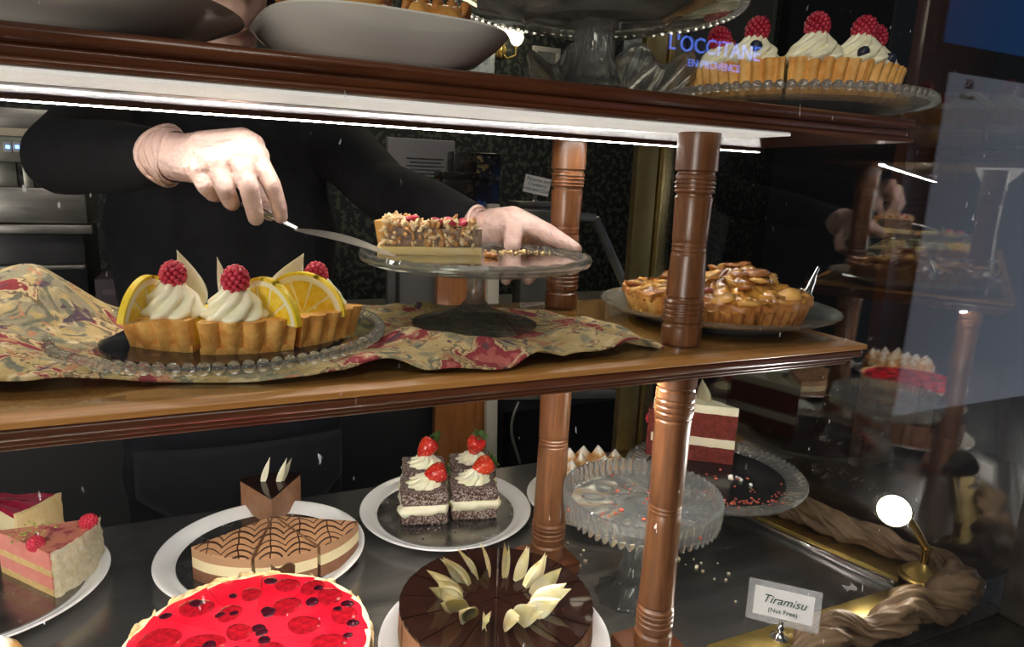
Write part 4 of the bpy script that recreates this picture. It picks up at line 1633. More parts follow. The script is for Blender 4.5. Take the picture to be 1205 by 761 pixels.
tip_, ang, hf, Rr = slice_from_chord((66, 703), (121, 655), PB, 0.120)
ps = empty('pink_mousse_slice', tip_, ang)
for nm, m_, z0, z1, sc in (('base_sponge', M_SPONGEY, 0, 0.010, 1), ('pink_layer', M_PINK, 0.010, 0.030, 0.985), ('sponge', M_SPONGEY, 0.030, 0.040, 0.995), ('top_mousse', M_PINK, 0.040, 0.066, 0.985), ('fruit_top', mat('raspberry_marbled_top', (0.66, 0.24, 0.15), 0.3, 0, (0.30, 0.02, 0.05), 45, 4, lo=0.5, hi=0.62, coat=0.3), 0.066, 0.0675, 0.985)):
    sectoro(nm, m_, ps, Rr*0.97*sc, z0, z1, -hf, hf, 12, 6, 2, rough=0.0008, rs=120)
bm = bmesh.new()
def cw_fn(u, v):
    a = -hf*1.03+2.06*hf*u
    r = Rr*0.97+0.006+0.0035*nz((u*9, v*6, 1.0), 1.4)+0.0025*nz((u*30, v*20, 3.0), 1.3)
    return (r*math.cos(a), r*math.sin(a), 0.071*v)
sheet(bm, cw_fn, 44, 26)
bmesh.ops.solidify(bm, geom=bm.faces[:], thickness=0.006)
finish('coconut_wall', bm, M_COCOW, ps)
raspberry(ps, (Rr*0.60, -0.022, 0.066), 1.15, (1.2, 0.2, 0.3), M_RASP)
raspberry(ps, (Rr*0.84, 0.028, 0.067), 1.2, (0.9, 0.5, 1.3), M_RASP)
crumbs('pistachio_crumbs', mat('pistachio_green', (0.30, 0.34, 0.06), 0.7, 0, (0.5, 0.48, 0.14), 80), ps, [(Rr*rr.uniform(0.2, 0.6), rr.uniform(-1, 1)*0.03, 0.067) for k in range(60)], 0.0010, 0.0024)
tag(ps, 'pink layered mousse slice with shredded coconut side and two raspberries', 'cake slice')

tip2, ang2, hf2, Rr2 = slice_from_chord((66, 640), (84, 618), PB, 0.125)
M_BERRYT = mat('dark_berry_topping', (0.26, 0.006, 0.03), 0.2, 0, (0.42, 0.02, 0.06), 40, 4, 0.4, 60, coat=0.4)
cs_ = empty('berry_cheesecake_slice', tip2+Vector((-0.010, 0.062, 0)), ang2-0.45)
sectoro('base', M_SPONGEY, cs_, 0.128, 0, 0.012, -0.30, 0.30, 12, 5, 2, rough=0.0009)
sectoro('cheese_layer', M_MCREAM, cs_, 0.127, 0.012, 0.046, -0.30, 0.30, 12, 5, 3, rough=0.001)
sectoro('berry_topping', M_BERRYT, cs_, 0.124, 0.046, 0.058, -0.30, 0.30, 12, 6, 2, top=lambda r, a: 0.056+0.004*nz((r*40, a*6, 0), 1.0), rough=0.001)
sectoro('crumb_edge', M_CRUSTP, cs_, 0.134, 0, 0.056, -0.31, 0.31, 14, 1, 5, r0=0.1265, rough=0.002, rs=90)
tag(cs_, 'pale cheesecake slice with dark berry topping behind the pink mousse slice', 'cake slice')

# ------------------------------------------------------------------ toasted meringue pies
def toasted(name):
    m, nt, b = _nodes(name)
    N, L = nt.nodes, nt.links
    tc = N.new('ShaderNodeTexCoord')
    sp = N.new('ShaderNodeSeparateXYZ')
    L.new(tc.outputs['Object'], sp.inputs[0])
    nn = N.new('ShaderNodeTexNoise')
    nn.inputs['Scale'].default_value = 60
    L.new(tc.outputs['Object'], nn.inputs['Vector'])
    ma = N.new('ShaderNodeMath')
    ma.operation = 'MULTIPLY_ADD'
    ma.inputs[1].default_value = 0.014
    L.new(nn.outputs['Fac'], ma.inputs[0])
    L.new(sp.outputs[2], ma.inputs[2])
    cr = N.new('ShaderNodeValToRGB')
    e = cr.color_ramp.elements
    e[0].position, e[0].color = 0.10, (0.86, 0.80, 0.66, 1)
    e[1].position, e[1].color = 0.95, (0.90, 0.86, 0.78, 1)
    for pos, c in ((0.30, (0.80, 0.60, 0.33, 1)), (0.50, (0.60, 0.29, 0.08, 1)), (0.66, (0.66, 0.36, 0.12, 1)), (0.78, (0.86, 0.74, 0.55, 1))):
        q = e.new(pos)
        q.color = c
    mr = N.new('ShaderNodeMapRange')
    mr.inputs['From Min'].default_value = 0.004
    mr.inputs['From Max'].default_value = 0.044
    L.new(ma.outputs[0], mr.inputs[0])
    L.new(mr.outputs[0], cr.inputs[0])
    L.new(cr.outputs[0], b.inputs['Base Color'])
    b.inputs['Roughness'].default_value = 0.55
    return m


M_TOAST = toasted('toasted_meringue')
M_LEMONC = mat('lemon_curd', (0.86, 0.58, 0.03), 0.25, 0, (0.90, 0.66, 0.08), 20, sss=0.1)
bm = bmesh.new()
lathe(bm, [(0, 0), (0.0185, 0.0), (0.0200, 0.006), (0.0185, 0.014), (0.0145, 0.022), (0.0090, 0.029), (0.0042, 0.035), (0.0012, 0.039), (0, 0.040)], 32, lambda a, r, z: (r*(1+0.06*math.cos(7*(a-z*60))), z))
peak0 = finish('meringue_peak', bm, M_TOAST, None)


def meringue_pie(p, Rm, a0, a1, label, h=0.034, n_ring=(3, 6), seed=2):
    o = empty('meringue_pie', p)
    rq = random.Random(seed)
    fl = flute(Rm*0.95, Rm, 26, 0.03)
    sectoro('crust', M_CRUST, o, fl, 0, h*0.9, a0, a1, 52, 4, 3)
    sectoro('lemon_curd', M_LEMONC, o, Rm*0.93, h*0.85, h, a0, a1, 26, 4, 1)
    cnt = 0
    for ri, f in ((0, 0.82), (1, 0.50), (2, 0.2)):
        L_ = Rm*f*(a1-a0)
        n = max(1, int(L_/0.033))
        for k in range(n):
            a = a0+(a1-a0)*(k+0.5)/n
            q = peak0.copy()
            COL.objects.link(q)
            q.parent = o
            q.location = (Rm*f*math.cos(a), Rm*f*math.sin(a), h-0.001)
            q.rotation_euler = (rq.uniform(-0.15, 0.15), rq.uniform(-0.15, 0.15), rq.uniform(0, 6))
            s = rq.uniform(0.9, 1.12)
            q.scale = (s, s, s*rq.uniform(0.95, 1.15))
            cnt += 1
    return tag(o, label, 'pie')


pb = atz(4, 768, 0.04)
pl_ = Vector((pb.x-0.068, pb.y-0.075, 0))
plate(pl_, 0.135, 'white plate under the toasted meringue pie beside the berry cheesecake')
meringue_pie(pl_+Vector((0, 0, PW)), 0.108, 0, 2*PI-0.001, 'whole toasted meringue pie in front of the pink mousse slice', seed=4)
mpp = Vector((0.158, 0.402, 0))
plate(mpp, 0.138, 'white plate behind the empty glass stand with a meringue pie')
meringue_pie(mpp+Vector((0.0, 0.010, PW)), 0.105, R(20), R(200), 'half of a toasted lemon meringue pie behind the empty glass stand', seed=8)
bpy.data.objects.remove(peak0)

# ------------------------------------------------------------------ middle shelf: tapestry cloth
def tapestry(name):
    m, nt, b = _nodes(name)
    N, L = nt.nodes, nt.links
    tc = N.new('ShaderNodeTexCoord')
    ob = tc.outputs['Object']

    def noise_(scale, det=2, dist=0.0, off=(0, 0, 0), st=(1, 1, 0.2)):
        mp = N.new('ShaderNodeMapping')
        mp.inputs['Location'].default_value = off
        mp.inputs['Scale'].default_value = st
        L.new(ob, mp.inputs[0])
        n = N.new('ShaderNodeTexNoise')
        n.inputs['Scale'].default_value = scale
        n.inputs['Detail'].default_value = det
        n.inputs['Distortion'].default_value = dist
        L.new(mp.outputs[0], n.inputs['Vector'])
        return n.outputs['Fac']

    def thr(v, lo, hi):
        r = N.new('ShaderNodeMapRange')
        r.inputs['From Min'].default_value = lo
        r.inputs['From Max'].default_value = hi
        L.new(v, r.inputs[0])
        return r.outputs[0]

    def mix(f, a, c):
        x = N.new('ShaderNodeMix')
        x.data_type = 'RGBA'
        if isinstance(f, float):
            x.inputs[0].default_value = f
        else:
            L.new(f, x.inputs[0])
        if isinstance(a, tuple):
            x.inputs[6].default_value = (*a, 1)
        else:
            L.new(a, x.inputs[6])
        x.inputs[7].default_value = (*c, 1)
        return x.outputs[2]
    col = mix(thr(noise_(26, 4), 0.35, 0.65), (0.50, 0.36, 0.14), (0.64, 0.49, 0.24))
    col = mix(thr(noise_(24, 4, 1.2, (3, 1, 0)), 0.52, 0.58), col, (0.34, 0.30, 0.19))
    col = mix(thr(noise_(26, 4, 2.0, (7, 2, 0)), 0.555, 0.61), col, (0.17, 0.17, 0.12))
    nr_ = noise_(19, 4, 0.6, (1, 5, 0))
    col = mix(thr(nr_, 0.525, 0.535), col, (0.20, 0.13, 0.07))
    col = mix(thr(nr_, 0.545, 0.552), col, (0.66, 0.50, 0.26))
    col = mix(thr(nr_, 0.565, 0.58), col, (0.30, 0.035, 0.045))
    col = mix(thr(nr_, 0.63, 0.645), col, (0.46, 0.12, 0.10))
    col = mix(thr(noise_(38, 2, 1.2, (1, 9, 0)), 0.62, 0.66), col, (0.50, 0.24, 0.12))
    col = mix(thr(noise_(18, 3, 2.0, (11, 5, 0)), 0.62, 0.66), col, (0.10, 0.06, 0.09))
    col = mix(thr(noise_(60, 3, 0.5, (4, 4, 0)), 0.60, 0.72), col, (0.74, 0.60, 0.34))
    L.new(col, b.inputs['Base Color'])
    b.inputs['Roughness'].default_value = 0.9
    bn = noise_(420, 2, 0, (0, 0, 0), (1, 1, 1))
    bp = N.new('ShaderNodeBump')
    bp.inputs['Strength'].default_value = 0.9
    bp.inputs['Distance'].default_value = 0.002
    L.new(bn, bp.inputs['Height'])
    L.new(bp.outputs[0], b.inputs['Normal'])
    return m


M_TAP = tapestry('floral_tapestry')


def poly_curve(pts):
    def f(u):
        for (u0, p0), (u1, p1) in zip(pts[:-1], pts[1:]):
            if u <= u1:
                t = (u-u0)/(u1-u0)
                return p0[0]+(p1[0]-p0[0])*t, p0[1]+(p1[1]-p0[1])*t
        return pts[-1][1]
    return f


Fc = poly_curve([(0, (-1.05, 0.03)), (0.30, (-0.70, 0.010)), (0.50, (-0.50, -0.022)), (0.74, (-0.27, -0.046)), (0.90, (-0.14, -0.044)), (1.0, (-0.036, -0.012))])
Bc = poly_curve([(0, (-1.05, 0.30)), (0.30, (-0.72, 0.295)), (0.55, (-0.50, 0.295)), (0.78, (-0.262, 0.275)), (0.92, (-0.15, 0.235)), (1.0, (-0.088, 0.185))])
TRAY = Vector((-0.497, 0.120))
STN = Vector((-0.208, 0.148))


def smooth01(x):
    x = max(0.0, min(1.0, x))
    return x*x*(3-2*x)


def cloth_pt(u, v):
    x0, y0 = Fc(u)
    x1, y1 = Bc(u)
    x, y = x0+(x1-x0)*v, y0+(y1-y0)*v
    y += 0.006*math.sin(x*31)*(1-v)
    h = 0.0026
    d1 = (Vector((x, y))-TRAY).length
    d2 = (Vector((x, y))-STN).length
    free = smooth01((d1-0.135)/0.05)*smooth01((d2-0.085)/0.05)
    h += free*(0.006+0.009*nz((x*9, y*14, 0.3), 1.0)+0.004*nz((x*28, y*40, 1.3), 1.0))
    # bunched up folds left of the lemon tart tray
    gx, gy = (x+0.685)/0.062, (y-0.195)/0.075
    h += 0.066*math.exp(-gx*gx-gy*gy)
    gx, gy = (x+0.80)/0.085, (y-0.21)/0.05
    h += 0.030*math.exp(-gx*gx-gy*gy)
    gx, gy = (x+0.735)/0.070, (y-0.075)/0.050
    h += 0.036*math.exp(-gx*gx-gy*gy)
    gx, gy = (x+0.62)/0.05, (y-0.02)/0.030
    h += 0.010*math.exp(-gx*gx-gy*gy)
    # soft pleats at the front edge right of the tray
    if x > -0.42:
        h += free*0.008*max(0, math.sin((x*1.0+y*0.8)*44))*smooth01((0.16-y)/0.1)
    # crease under the stand towards the corner
    h -= free*0.006*math.exp(-(((x+0.10)*0.8+(y-0.06)*0.6)/0.006)**2)
    return (x, y, ZM+max(0.0022, h))


bm = bmesh.new()
sheet(bm, cloth_pt, 190, 70)
bmesh.ops.recalc_face_normals(bm, faces=bm.faces[:])
for f in bm.faces:
    if f.normal.z < 0:
        f.normal_flip()
bmesh.ops.solidify(bm, geom=bm.faces[:], thickness=0.0018)
cl = finish('tapestry_cloth', bm, M_TAP, None, recalc=True)
tag(cl, 'beige floral tapestry cloth with burgundy flowers spread on the middle shelf', 'cloth')
ZC = ZM+0.0026


# ------------------------------------------------------------------ glass ware builders
def bead_ring(bm, r, z, n, br, sq=(1, 1, 1)):
    for k in range(n):
        a = 2*PI*k/n
        ico(bm, (r*math.cos(a), r*math.sin(a), z), br, 2, sq)


def glass_tray(p, r, label, m=None, rise=0.014, beads=84, foot=0.0):
    o = empty('glass_tray', p)
    m = m or M_GLASS
    prof = [(0, 0), (r*0.72, 0), (r*0.76, 0.002), (r*0.88, rise*0.5), (r*0.985, rise), (r*0.985, rise+0.003), (r*0.87, rise*0.5+0.0045), (r*0.75, 0.006), (0, 0.006)]
    latheo('dish', prof, M_THIN, o, seg=72, angle=40)
    bm = bmesh.new()
    bead_ring(bm, r*0.985, rise+0.002, beads, PI*r/beads*0.95, (1, 1, 1.1))
    finish('beaded_rim', bm, m, o)
    return tag(o, label, 'tray')


TR = glass_tray(Vector((TRAY.x, TRAY.y, ZC)), 0.160, 'round glass tray with beaded rim under the lemon tart slices')
disc_board('cake_board', M_BOARDK, (TRAY.x, TRAY.y, ZC+0.006), 0.118, 'black shiny board smeared with cream under the lemon tart slices')
ZB = ZC+0.0085

# ------------------------------------------------------------------ lemon tart slices
M_LEMR = mat('lemon_rind', (0.80, 0.56, 0.015), 0.4, 0, (0.86, 0.64, 0.03), 90, 3, 0.5, 260)
M_LEMP = mat('lemon_pith', (0.88, 0.80, 0.50), 0.5, sss=0.1)
M_LEMF = mat('lemon_flesh', (0.84, 0.52, 0.01), 0.2, 0, (0.92, 0.70, 0.10), 120, 3, 0.4, 160, sss=0.2, coat=0.3)


def lemon_slice(parent, loc, rot, r=0.030, th=0.006):
    """half a lemon wheel standing on its cut edge: rind, pith, flesh segments"""
    o = empty('lemon_slice', loc)
    o.rotation_euler = rot
    o.parent = parent

    def half_ring(r0, r1, t, n=24):
        bm = bmesh.new()
        for k in range(n):
            a, b_ = PI*k/n, PI*(k+1)/n
            vs = []
            for yy in (-t/2, t/2):
                for (rr_, aa) in ((r0, a), (r1, a), (r1, b_), (r0, b_)):
                    vs.append(bm.verts.new((rr_*math.cos(aa), yy, rr_*math.sin(aa))))
            for q in ((0, 1, 2, 3), (7, 6, 5, 4), (1, 5, 6, 2), (0, 3, 7, 4), (0, 4, 5, 1), (2, 6, 7, 3)):
                bm.faces.new([vs[i] for i in q])
        bmesh.ops.remove_doubles(bm, verts=bm.verts[:], dist=1e-6)
        return bm
    finish('rind', half_ring(r*0.93, r, th), M_LEMR, o, angle=40)
    finish('pith', half_ring(r*0.80, r*0.935, th*0.92), M_LEMP, o, angle=40)
    bm = bmesh.new()
    n = 5
    for k in range(n):
        a, b_ = PI*(k+0.06)/n, PI*(k+0.94)/n
        vs = []
        m_ = 5
        ring = [(0.03*r*math.cos((a+b_)/2), 0.05*r*math.sin((a+b_)/2))]+[(r*0.80*math.cos(a+(b_-a)*q/m_), r*0.80*math.sin(a+(b_-a)*q/m_)) for q in range(m_+1)]
        f_ = [bm.verts.new((x, -th*0.47, z)) for x, z in ring]
        g_ = [bm.verts.new((x, th*0.47, z)) for x, z in ring]
        bm.faces.new(f_)
        bm.faces.new(g_[::-1])
        for i in range(len(ring)):
            j = (i+1) % len(ring)
            bm.faces.new((f_[i], g_[i], g_[j], f_[j]))
    finish('flesh', bm, M_LEMF, o, angle=30)
    finish('membrane', half_ring(0.0005, r*0.81, th*0.80), M_LEMP, o, angle=40)
    return o


RT, HT = 0.138, 0.032
tfr = atz(288, 415, ZB)
away = Vector((tfr.x-CAM.x, tfr.y-CAM.y, 0)).normalized()
tc_ = Vector((tfr.x, tfr.y, ZB))+away*(RT*0.93)
tfa = face_angle(tfr)+R(4)


def tart_slice(centre, fa_, a0, a1, Rt, h, label, m_fill, group, shift=(0, 0), name='lemon_tart_slice', nfl=40, m_crust=None, wall=0.006, cat='tart slice'):
    mid = (a0+a1)/2
    # the empty stands under the middle of the slice; parts keep tart coordinates
    ca, sa = math.cos(fa_), math.sin(fa_)
    o = empty(name, (centre.x+ca*shift[0]-sa*shift[1], centre.y+sa*shift[0]+ca*shift[1], centre.z), fa_)
    mc = m_crust or M_CRUST
    sectoro('crust_wall', mc, o, flute(Rt*0.93, Rt, nfl, 0.055), 0, h, a0, a1, int((a1-a0)*75), 1, 5, r0=Rt*0.90-wall, rough=0.0005, rs=150, angle=60)
    sectoro('crust_base', mc, o, Rt*0.92, 0, 0.006, a0, a1, 16, 3, 1)
    sectoro('filling', m_fill, o, Rt*0.90-wall+0.001, 0.005, h-0.003, a0, a1, 18, 5, 2)
    return tag(o, label, cat, group)


def pol(r, deg):
    return r*math.cos(R(deg)), r*math.sin(R(deg))


G_L = 'lemon tart slices on the glass tray'
s1 = tart_slice(tc_, tfa, R(-146), R(-113.5), RT, HT, 'lemon tart slice standing apart with one swirl, a raspberry and a tall white chocolate leaf', M_LEMONC, G_L, (-0.003, 0.003))
x, y = pol(0.106, -128)
swirlo(s1, (x, y, HT-0.004), 0.0265, 0.044, M_CREAMW, 8, 1.9)
raspberry(s1, (x, y-0.001, HT+0.027), 1.22, (0.1, 0.15, 0))
lemon_slice(s1, (x-0.024, y+0.004, HT-0.006), (0.1, 0.12, R(64)), 0.044)
shardo(s1, (x+0.018, y+0.012, HT+0.004), 0.056, 0.030, (0.0, 0.02, 0.35), M_WCHOC, 0.2, 0.62, -0.2)

s2 = tart_slice(tc_, tfa, R(-112), R(-73.5), RT, HT, 'front lemon tart slice between two others with a swirl and lemon half wheel', M_LEMONC, G_L, (0.0, -0.006))
x, y = pol(0.104, -98)
swirlo(s2, (x, y, HT-0.004), 0.0275, 0.041, M_CREAMW, 8, 1.9, 0.4)
raspberry(s2, (x, y-0.002, HT+0.024), 1.30, (0.15, -0.05, 1))
shardo(s2, (x-0.006, y+0.016, HT+0.010), 0.046, 0.012, (0.0, -0.12, 0.3), M_WCHOC, 0.2, 0.7)
x2, y2 = pol(0.100, -80)
lemon_slice(s2, (x2-0.002, y2-0.004, HT-0.006), (0.06, 0.0, R(-56)), 0.044)

s3 = tart_slice(tc_, tfa, R(-72), R(-33), RT, HT, 'lemon tart slice with its raspberry half hidden behind a lemon wheel and white chocolate', M_LEMONC, G_L, (0.003, -0.002))
x, y = pol(0.098, -50)
swirlo(s3, (x+0.008, y+0.008, HT-0.004), 0.0235, 0.038, M_CREAMW, 8, 1.9, 0.9)
raspberry(s3, (x+0.003, y+0.006, HT+0.022), 1.22, (0.1, 0.1, 2))
x2, y2 = pol(0.098, -66)
lemon_slice(s3, (x2+0.010, y2+0.008, HT-0.006), (0.05, 0.0, R(-30)), 0.045)
shardo(s3, (x2-0.012, y2+0.026, HT+0.004), 0.058, 0.036, (0.0, 0.42, 0.15), M_WCHOC, 0.1, 0.6, 0.1)
# back slice half seen behind the first two: just curd and crust tip
crumbs('cream_crumbs', M_CREAMW, None, [(TRAY.x-0.075+rr.gauss(0, 0.012), TRAY.y-0.005+rr.gauss(0, 0.008), ZB) for k in range(9)], 0.003, 0.006, seed=9)
tag(bpy.data.objects['cream_crumbs'], 'smeared cream lumps left on the black board beside the lemon slices', 'crumbs')
crumbs('tart_crumbs', M_CRUSTP, None, [(tc_.x+0.118+rr.gauss(0, 0.008), tc_.y+0.01+rr.gauss(0, 0.02), ZC+0.012) for k in range(24)], 0.002, 0.0045, seed=10)
tag(bpy.data.objects['tart_crumbs'], 'pale pastry crumbs on the tray rim right of the lemon slices', 'crumbs')


# ------------------------------------------------------------------ pecan pie on a footed stand
def foot_stand(name, p, zt, Rp, Rf, label, m=None, stem=0.011, scallop=0, thick=0.010, stem_fn=None, dome=0.020):
    o = empty(name, p)
    m = m or M_GLASSG
    fp_ = [(0, 0.0), (Rf, 0.0), (Rf*1.0, 0.0025), (Rf*0.93, 0.005), (Rf*0.6, dome*0.55), (stem*2.0, dome), (stem*1.05, dome*1.6), (stem*0.95, zt*0.6), (stem*1.3, zt-0.010), (stem*1.9, zt-0.004), (0, zt-0.004)]
    latheo('foot_and_stem', fp_, m, o, seg=56, fn=stem_fn, angle=40)
    def sc(a, r, z):
        if scallop and r > Rp*0.9:
            return r*(1+0.008*abs(math.cos(scallop*a/2))), z+0.002*abs(math.cos(scallop*a/2))
        return r, z
    pp_ = [(0, zt-0.004), (Rp*0.90, zt-0.004), (Rp*0.985, zt), (Rp, zt+thick*0.55), (Rp*0.985, zt+thick), (Rp*0.955, zt+thick), (Rp*0.93, zt+thick*0.55), (Rp*0.88, zt+0.003), (0, zt+0.003)]
    latheo('plate', pp_, m, o, seg=96, fn=sc, angle=40)
    return tag(o, label, 'cake stand')


ZS = 0.083
foot_stand('glass_cake_stand', (STN.x, STN.y, ZC), ZS-0.003, 0.143, 0.079, 'footed greenish glass cake stand on the tapestry carrying pecan pie', scallop=30)
ZP = ZC+ZS
disc_board('cake_board', mat('mirror_board', (0.42, 0.40, 0.38), 0.07, 1.0, (0.50, 0.48, 0.46), 8, 5), (STN.x, STN.y, ZP), 0.124, 'mirror silver board on the pecan pie stand')
ZP += 0.0025
M_PFILL = mat('pecan_filling', (0.13, 0.075, 0.05), 0.5, 0, (0.40, 0.28, 0.19), 120, 5, 0.8, 160)
pe = atz(566, 301, ZP)
pq = atz(440, 299, ZP)
dv = (pq-pe)
dv.z = 0
Lp = dv.length
ang = math.atan2(dv.y, dv.x)
pec = empty('pecan_pie_slice', (pe.x, pe.y, ZP), ang)
# local +x runs from the point to the crust; the cut face towards the glass is at -angle side
A0, A1 = R(-36), R(-1)
sectoro('crust_base', mat('yellow_pie_base', (0.94, 0.72, 0.28), 0.7, 0, (0.95, 0.80, 0.44), 60, 5, 0.5, 160), pec, Lp*0.97, 0, 0.010, A0, A1+0.07, 14, 8, 2, rough=0.0012, rs=100)
sectoro('crust_wall', M_CRUST, pec, flute(Lp*0.95, Lp, 40, 0.03), 0.004, 0.040, A0, A1, 30, 1, 3, r0=Lp*0.90, rough=0.0008)
sectoro('filling', M_PFILL, pec, Lp*0.90, 0.010, 0.033, A0, A1, 14, 10, 4, rough=0.002, rs=120)
rp = random.Random(31)
nutm = [mat('pecan_pale', (0.76, 0.54, 0.26), 0.5, 0, (0.86, 0.70, 0.44), 60), mat('pecan_brown', (0.46, 0.22, 0.07), 0.45, 0, (0.62, 0.34, 0.13), 60)]
bm0 = []
for q in range(3):
    bm = bmesh.new()
    ico(bm, (0, 0, 0), 1, 2, (0.9+0.3*q, 0.7, 0.5))
    for v in bm.verts:
        v.co *= 1+0.35*nz(v.co, 2.2, q*7.7)
    me_ = finish('nut_piece', bm, nutm[0], None, smooth=False)
    bm0.append(me_.data)
    bpy.data.objects.remove(me_)
nut_by_mat = {}
for k in range(240):
    front = k < 110
    if front:
        r_ = Lp*rp.uniform(0.04, 0.93)
        a_ = A1+rp.uniform(-0.03, 0.02)*0.3
        z_ = rp.uniform(0.022, 0.042) if rp.random() < 0.7 else rp.uniform(0.012, 0.022)
    else:
        r_ = Lp*math.sqrt(rp.uniform(0.01, 0.85))
        a_ = rp.uniform(A0, A1)
        z_ = rp.uniform(0.033, 0.043)+0.004*math.sin(r_*70)
    mi = 0 if rp.random() < 0.62 else 1
    key = (rp.randrange(3), mi)
    if key not in nut_by_mat:
        me_ = bm0[key[0]].copy()
        me_.materials.clear()
        me_.materials.append(nutm[mi])
        nut_by_mat[key] = me_
    o = bpy.data.objects.new('nut_piece', nut_by_mat[key])
    s = rp.uniform(0.0026, 0.0052)
    o.scale = (s, s, s)
    o.location = (r_*math.cos(a_), r_*math.sin(a_), z_)
    o.rotation_euler = (rp.uniform(0, 6), rp.uniform(0, 6), rp.uniform(0, 6))
    o.parent = pec
    COL.objects.link(o)
for (f, dz) in ((0.72, 0.0), (0.66, 0.002), (0.42, 0.0), (0.30, 0.001), (0.18, 0.0)):
    bm = bmesh.new()
    ico(bm, (0, 0, 0), 0.008, 2, (1.3, 0.9, 0.55))
    finish('cherry_piece', bm, M_RASPD, pec, (Lp*f*math.cos(A1-0.14), Lp*f*math.sin(A1-0.14), 0.041+dz), (0.2, 0.3, f*9))
crumbs('icing_sugar', mat('icing_sugar', (0.9, 0.9, 0.9), 0.9), pec, [(Lp*rp.uniform(0.6, 0.88)*math.cos(R(-15)), Lp*0.75*math.sin(R(rp.uniform(-20, -5))), 0.042+rp.uniform(0, 0.003)) for k in range(60)], 0.0006, 0.0016)
tag(pec, 'pecan pie slice with chopped nuts and cherries on the mirror board', 'pie slice')
pc = atz(605, 297, ZP)
crumbs('pecan_crumbs', M_CRUSTP, None, [(pc.x+rp.gauss(0.012, 0.035), pc.y+rp.gauss(0.0, 0.010), ZP) for k in range(70)], 0.0010, 0.0028, seed=12)
tag(bpy.data.objects['pecan_crumbs'], 'pale pie crumbs strewn on the mirror board right of the pecan slice', 'crumbs')
pc = atz(577, 303, ZP)
crumbs('pecan_lump', M_CRUSTB, None, [(pc.x+rp.gauss(0, 0.004), pc.y+rp.gauss(0, 0.003), ZP) for k in range(10)], 0.0025, 0.0045, seed=13, flat=0.9)
tag(bpy.data.objects['pecan_lump'], 'reddish broken crust lump beside the point of the pecan slice', 'crumbs')

# cake server from the gloved hand to under the slice
h0 = aty(285, 238, 0.245)
h1 = aty(334, 261, 0.236)
h2 = aty(350, 269, 0.226)
e1 = atz(458, 298, ZP+0.010)
e1 = Vector((e1.x, e1.y, ZP+0.008))
srv = empty('cake_server', h1)
tubeo('handle', [Vector(h0)-h1, Vector(h0).lerp(h1, 0.5)-h1, Vector((0, 0, 0)), Vector(h2)-h1], [0.0045, 0.0052, 0.0030, 0.0026], M_CHROME, srv, 10)
d = (e1-Vector(h2)).normalized()
sd = d.cross(Vector((0, 0, 1))).normalized()
bl = (e1-Vector(h2)).length+0.012
bm = bmesh.new()
def blade(u, v):
    w = 0.0035+0.019*math.sin(PI*min(1, u*1.0)**0.6*0.98)*(1-0.35*u) if u < 1 else 0.001
    return Vector(h2)-h1+d*bl*u+sd*(v-0.5)*2*w+Vector((0, 0, 0.004*math.sin(u*PI)))
sheet(bm, blade, 20, 4)
bmesh.ops.solidify(bm, geom=bm.faces[:], thickness=0.0013)
finish('blade', bm, mat('server_steel', (0.78, 0.76, 0.73), 0.3, 1.0), srv)
tag(srv, 'steel cake server held by the gloved hand, its blade under the pecan slice', 'cake server')

# ------------------------------------------------------------------ golden pie on a glass plate at the shelf end
PC = Vector((0.146, 0.110, ZM))
prof = [(0, 0), (0.105, 0), (0.108, 0.004), (0.106, 0.006), (0.130, 0.010), (0.152, 0.016), (0.163, 0.021), (0.164, 0.0235), (0.160, 0.0240), (0.148, 0.0195), (0.128, 0.0135), (0.112, 0.011), (0, 0.011)]
gp = empty('glass_plate', PC)
latheo('dish', prof, M_GLASSG, gp, seg=80, fn=lambda a, r, z: (r*(1+(0.008*math.cos(36*a) if r > 0.155 else 0)), z))
tag(gp, 'clear greenish glass plate with rippled rim under the golden pie', 'plate')
M_GOLD = mat('glazed_apple', (0.66, 0.28, 0.04), 0.15, 0, (0.82, 0.50, 0.13), 40, 5, 0.4, 90, lo=0.35, hi=0.6, coat=0.5)
M_GOLDB = mat('browned_apple', (0.14, 0.035, 0.010), 0.2, 0, (0.56, 0.20, 0.035), 34, 5, 0.4, 90, lo=0.3, hi=0.65, coat=0.5)
M_BAKED = mat('baked_glossy_top', (0.13, 0.032, 0.008), 0.14, 0, (0.74, 0.36, 0.06), 26, 5, 0.8, 80, lo=0.38, hi=0.62, coat=0.5)
M_PLUM = mat('plum_skin', (0.22, 0.03, 0.035), 0.25, 0, (0.5, 0.14, 0.10), 50, coat=0.4)
pfa = face_angle(PC)
RP, HP = 0.126, 0.026
pz = PC+Vector((0, 0, 0.011))
apm = {}
for q in range(4):
    for mm in (M_GOLD, M_GOLDB, M_PLUM):
        bm = bmesh.new()
        ico(bm, (0, 0, 0), 1, 2, (1.3, 1.0, 0.38))
        for v in bm.verts:
            v.co *= 1+0.3*nz(v.co, 1.6, q*5.1)
        oo = finish('apple_piece', bm, mm, None)
        apm[(q, mm.name)] = oo.data
        bpy.data.objects.remove(oo)
ra = random.Random(41)


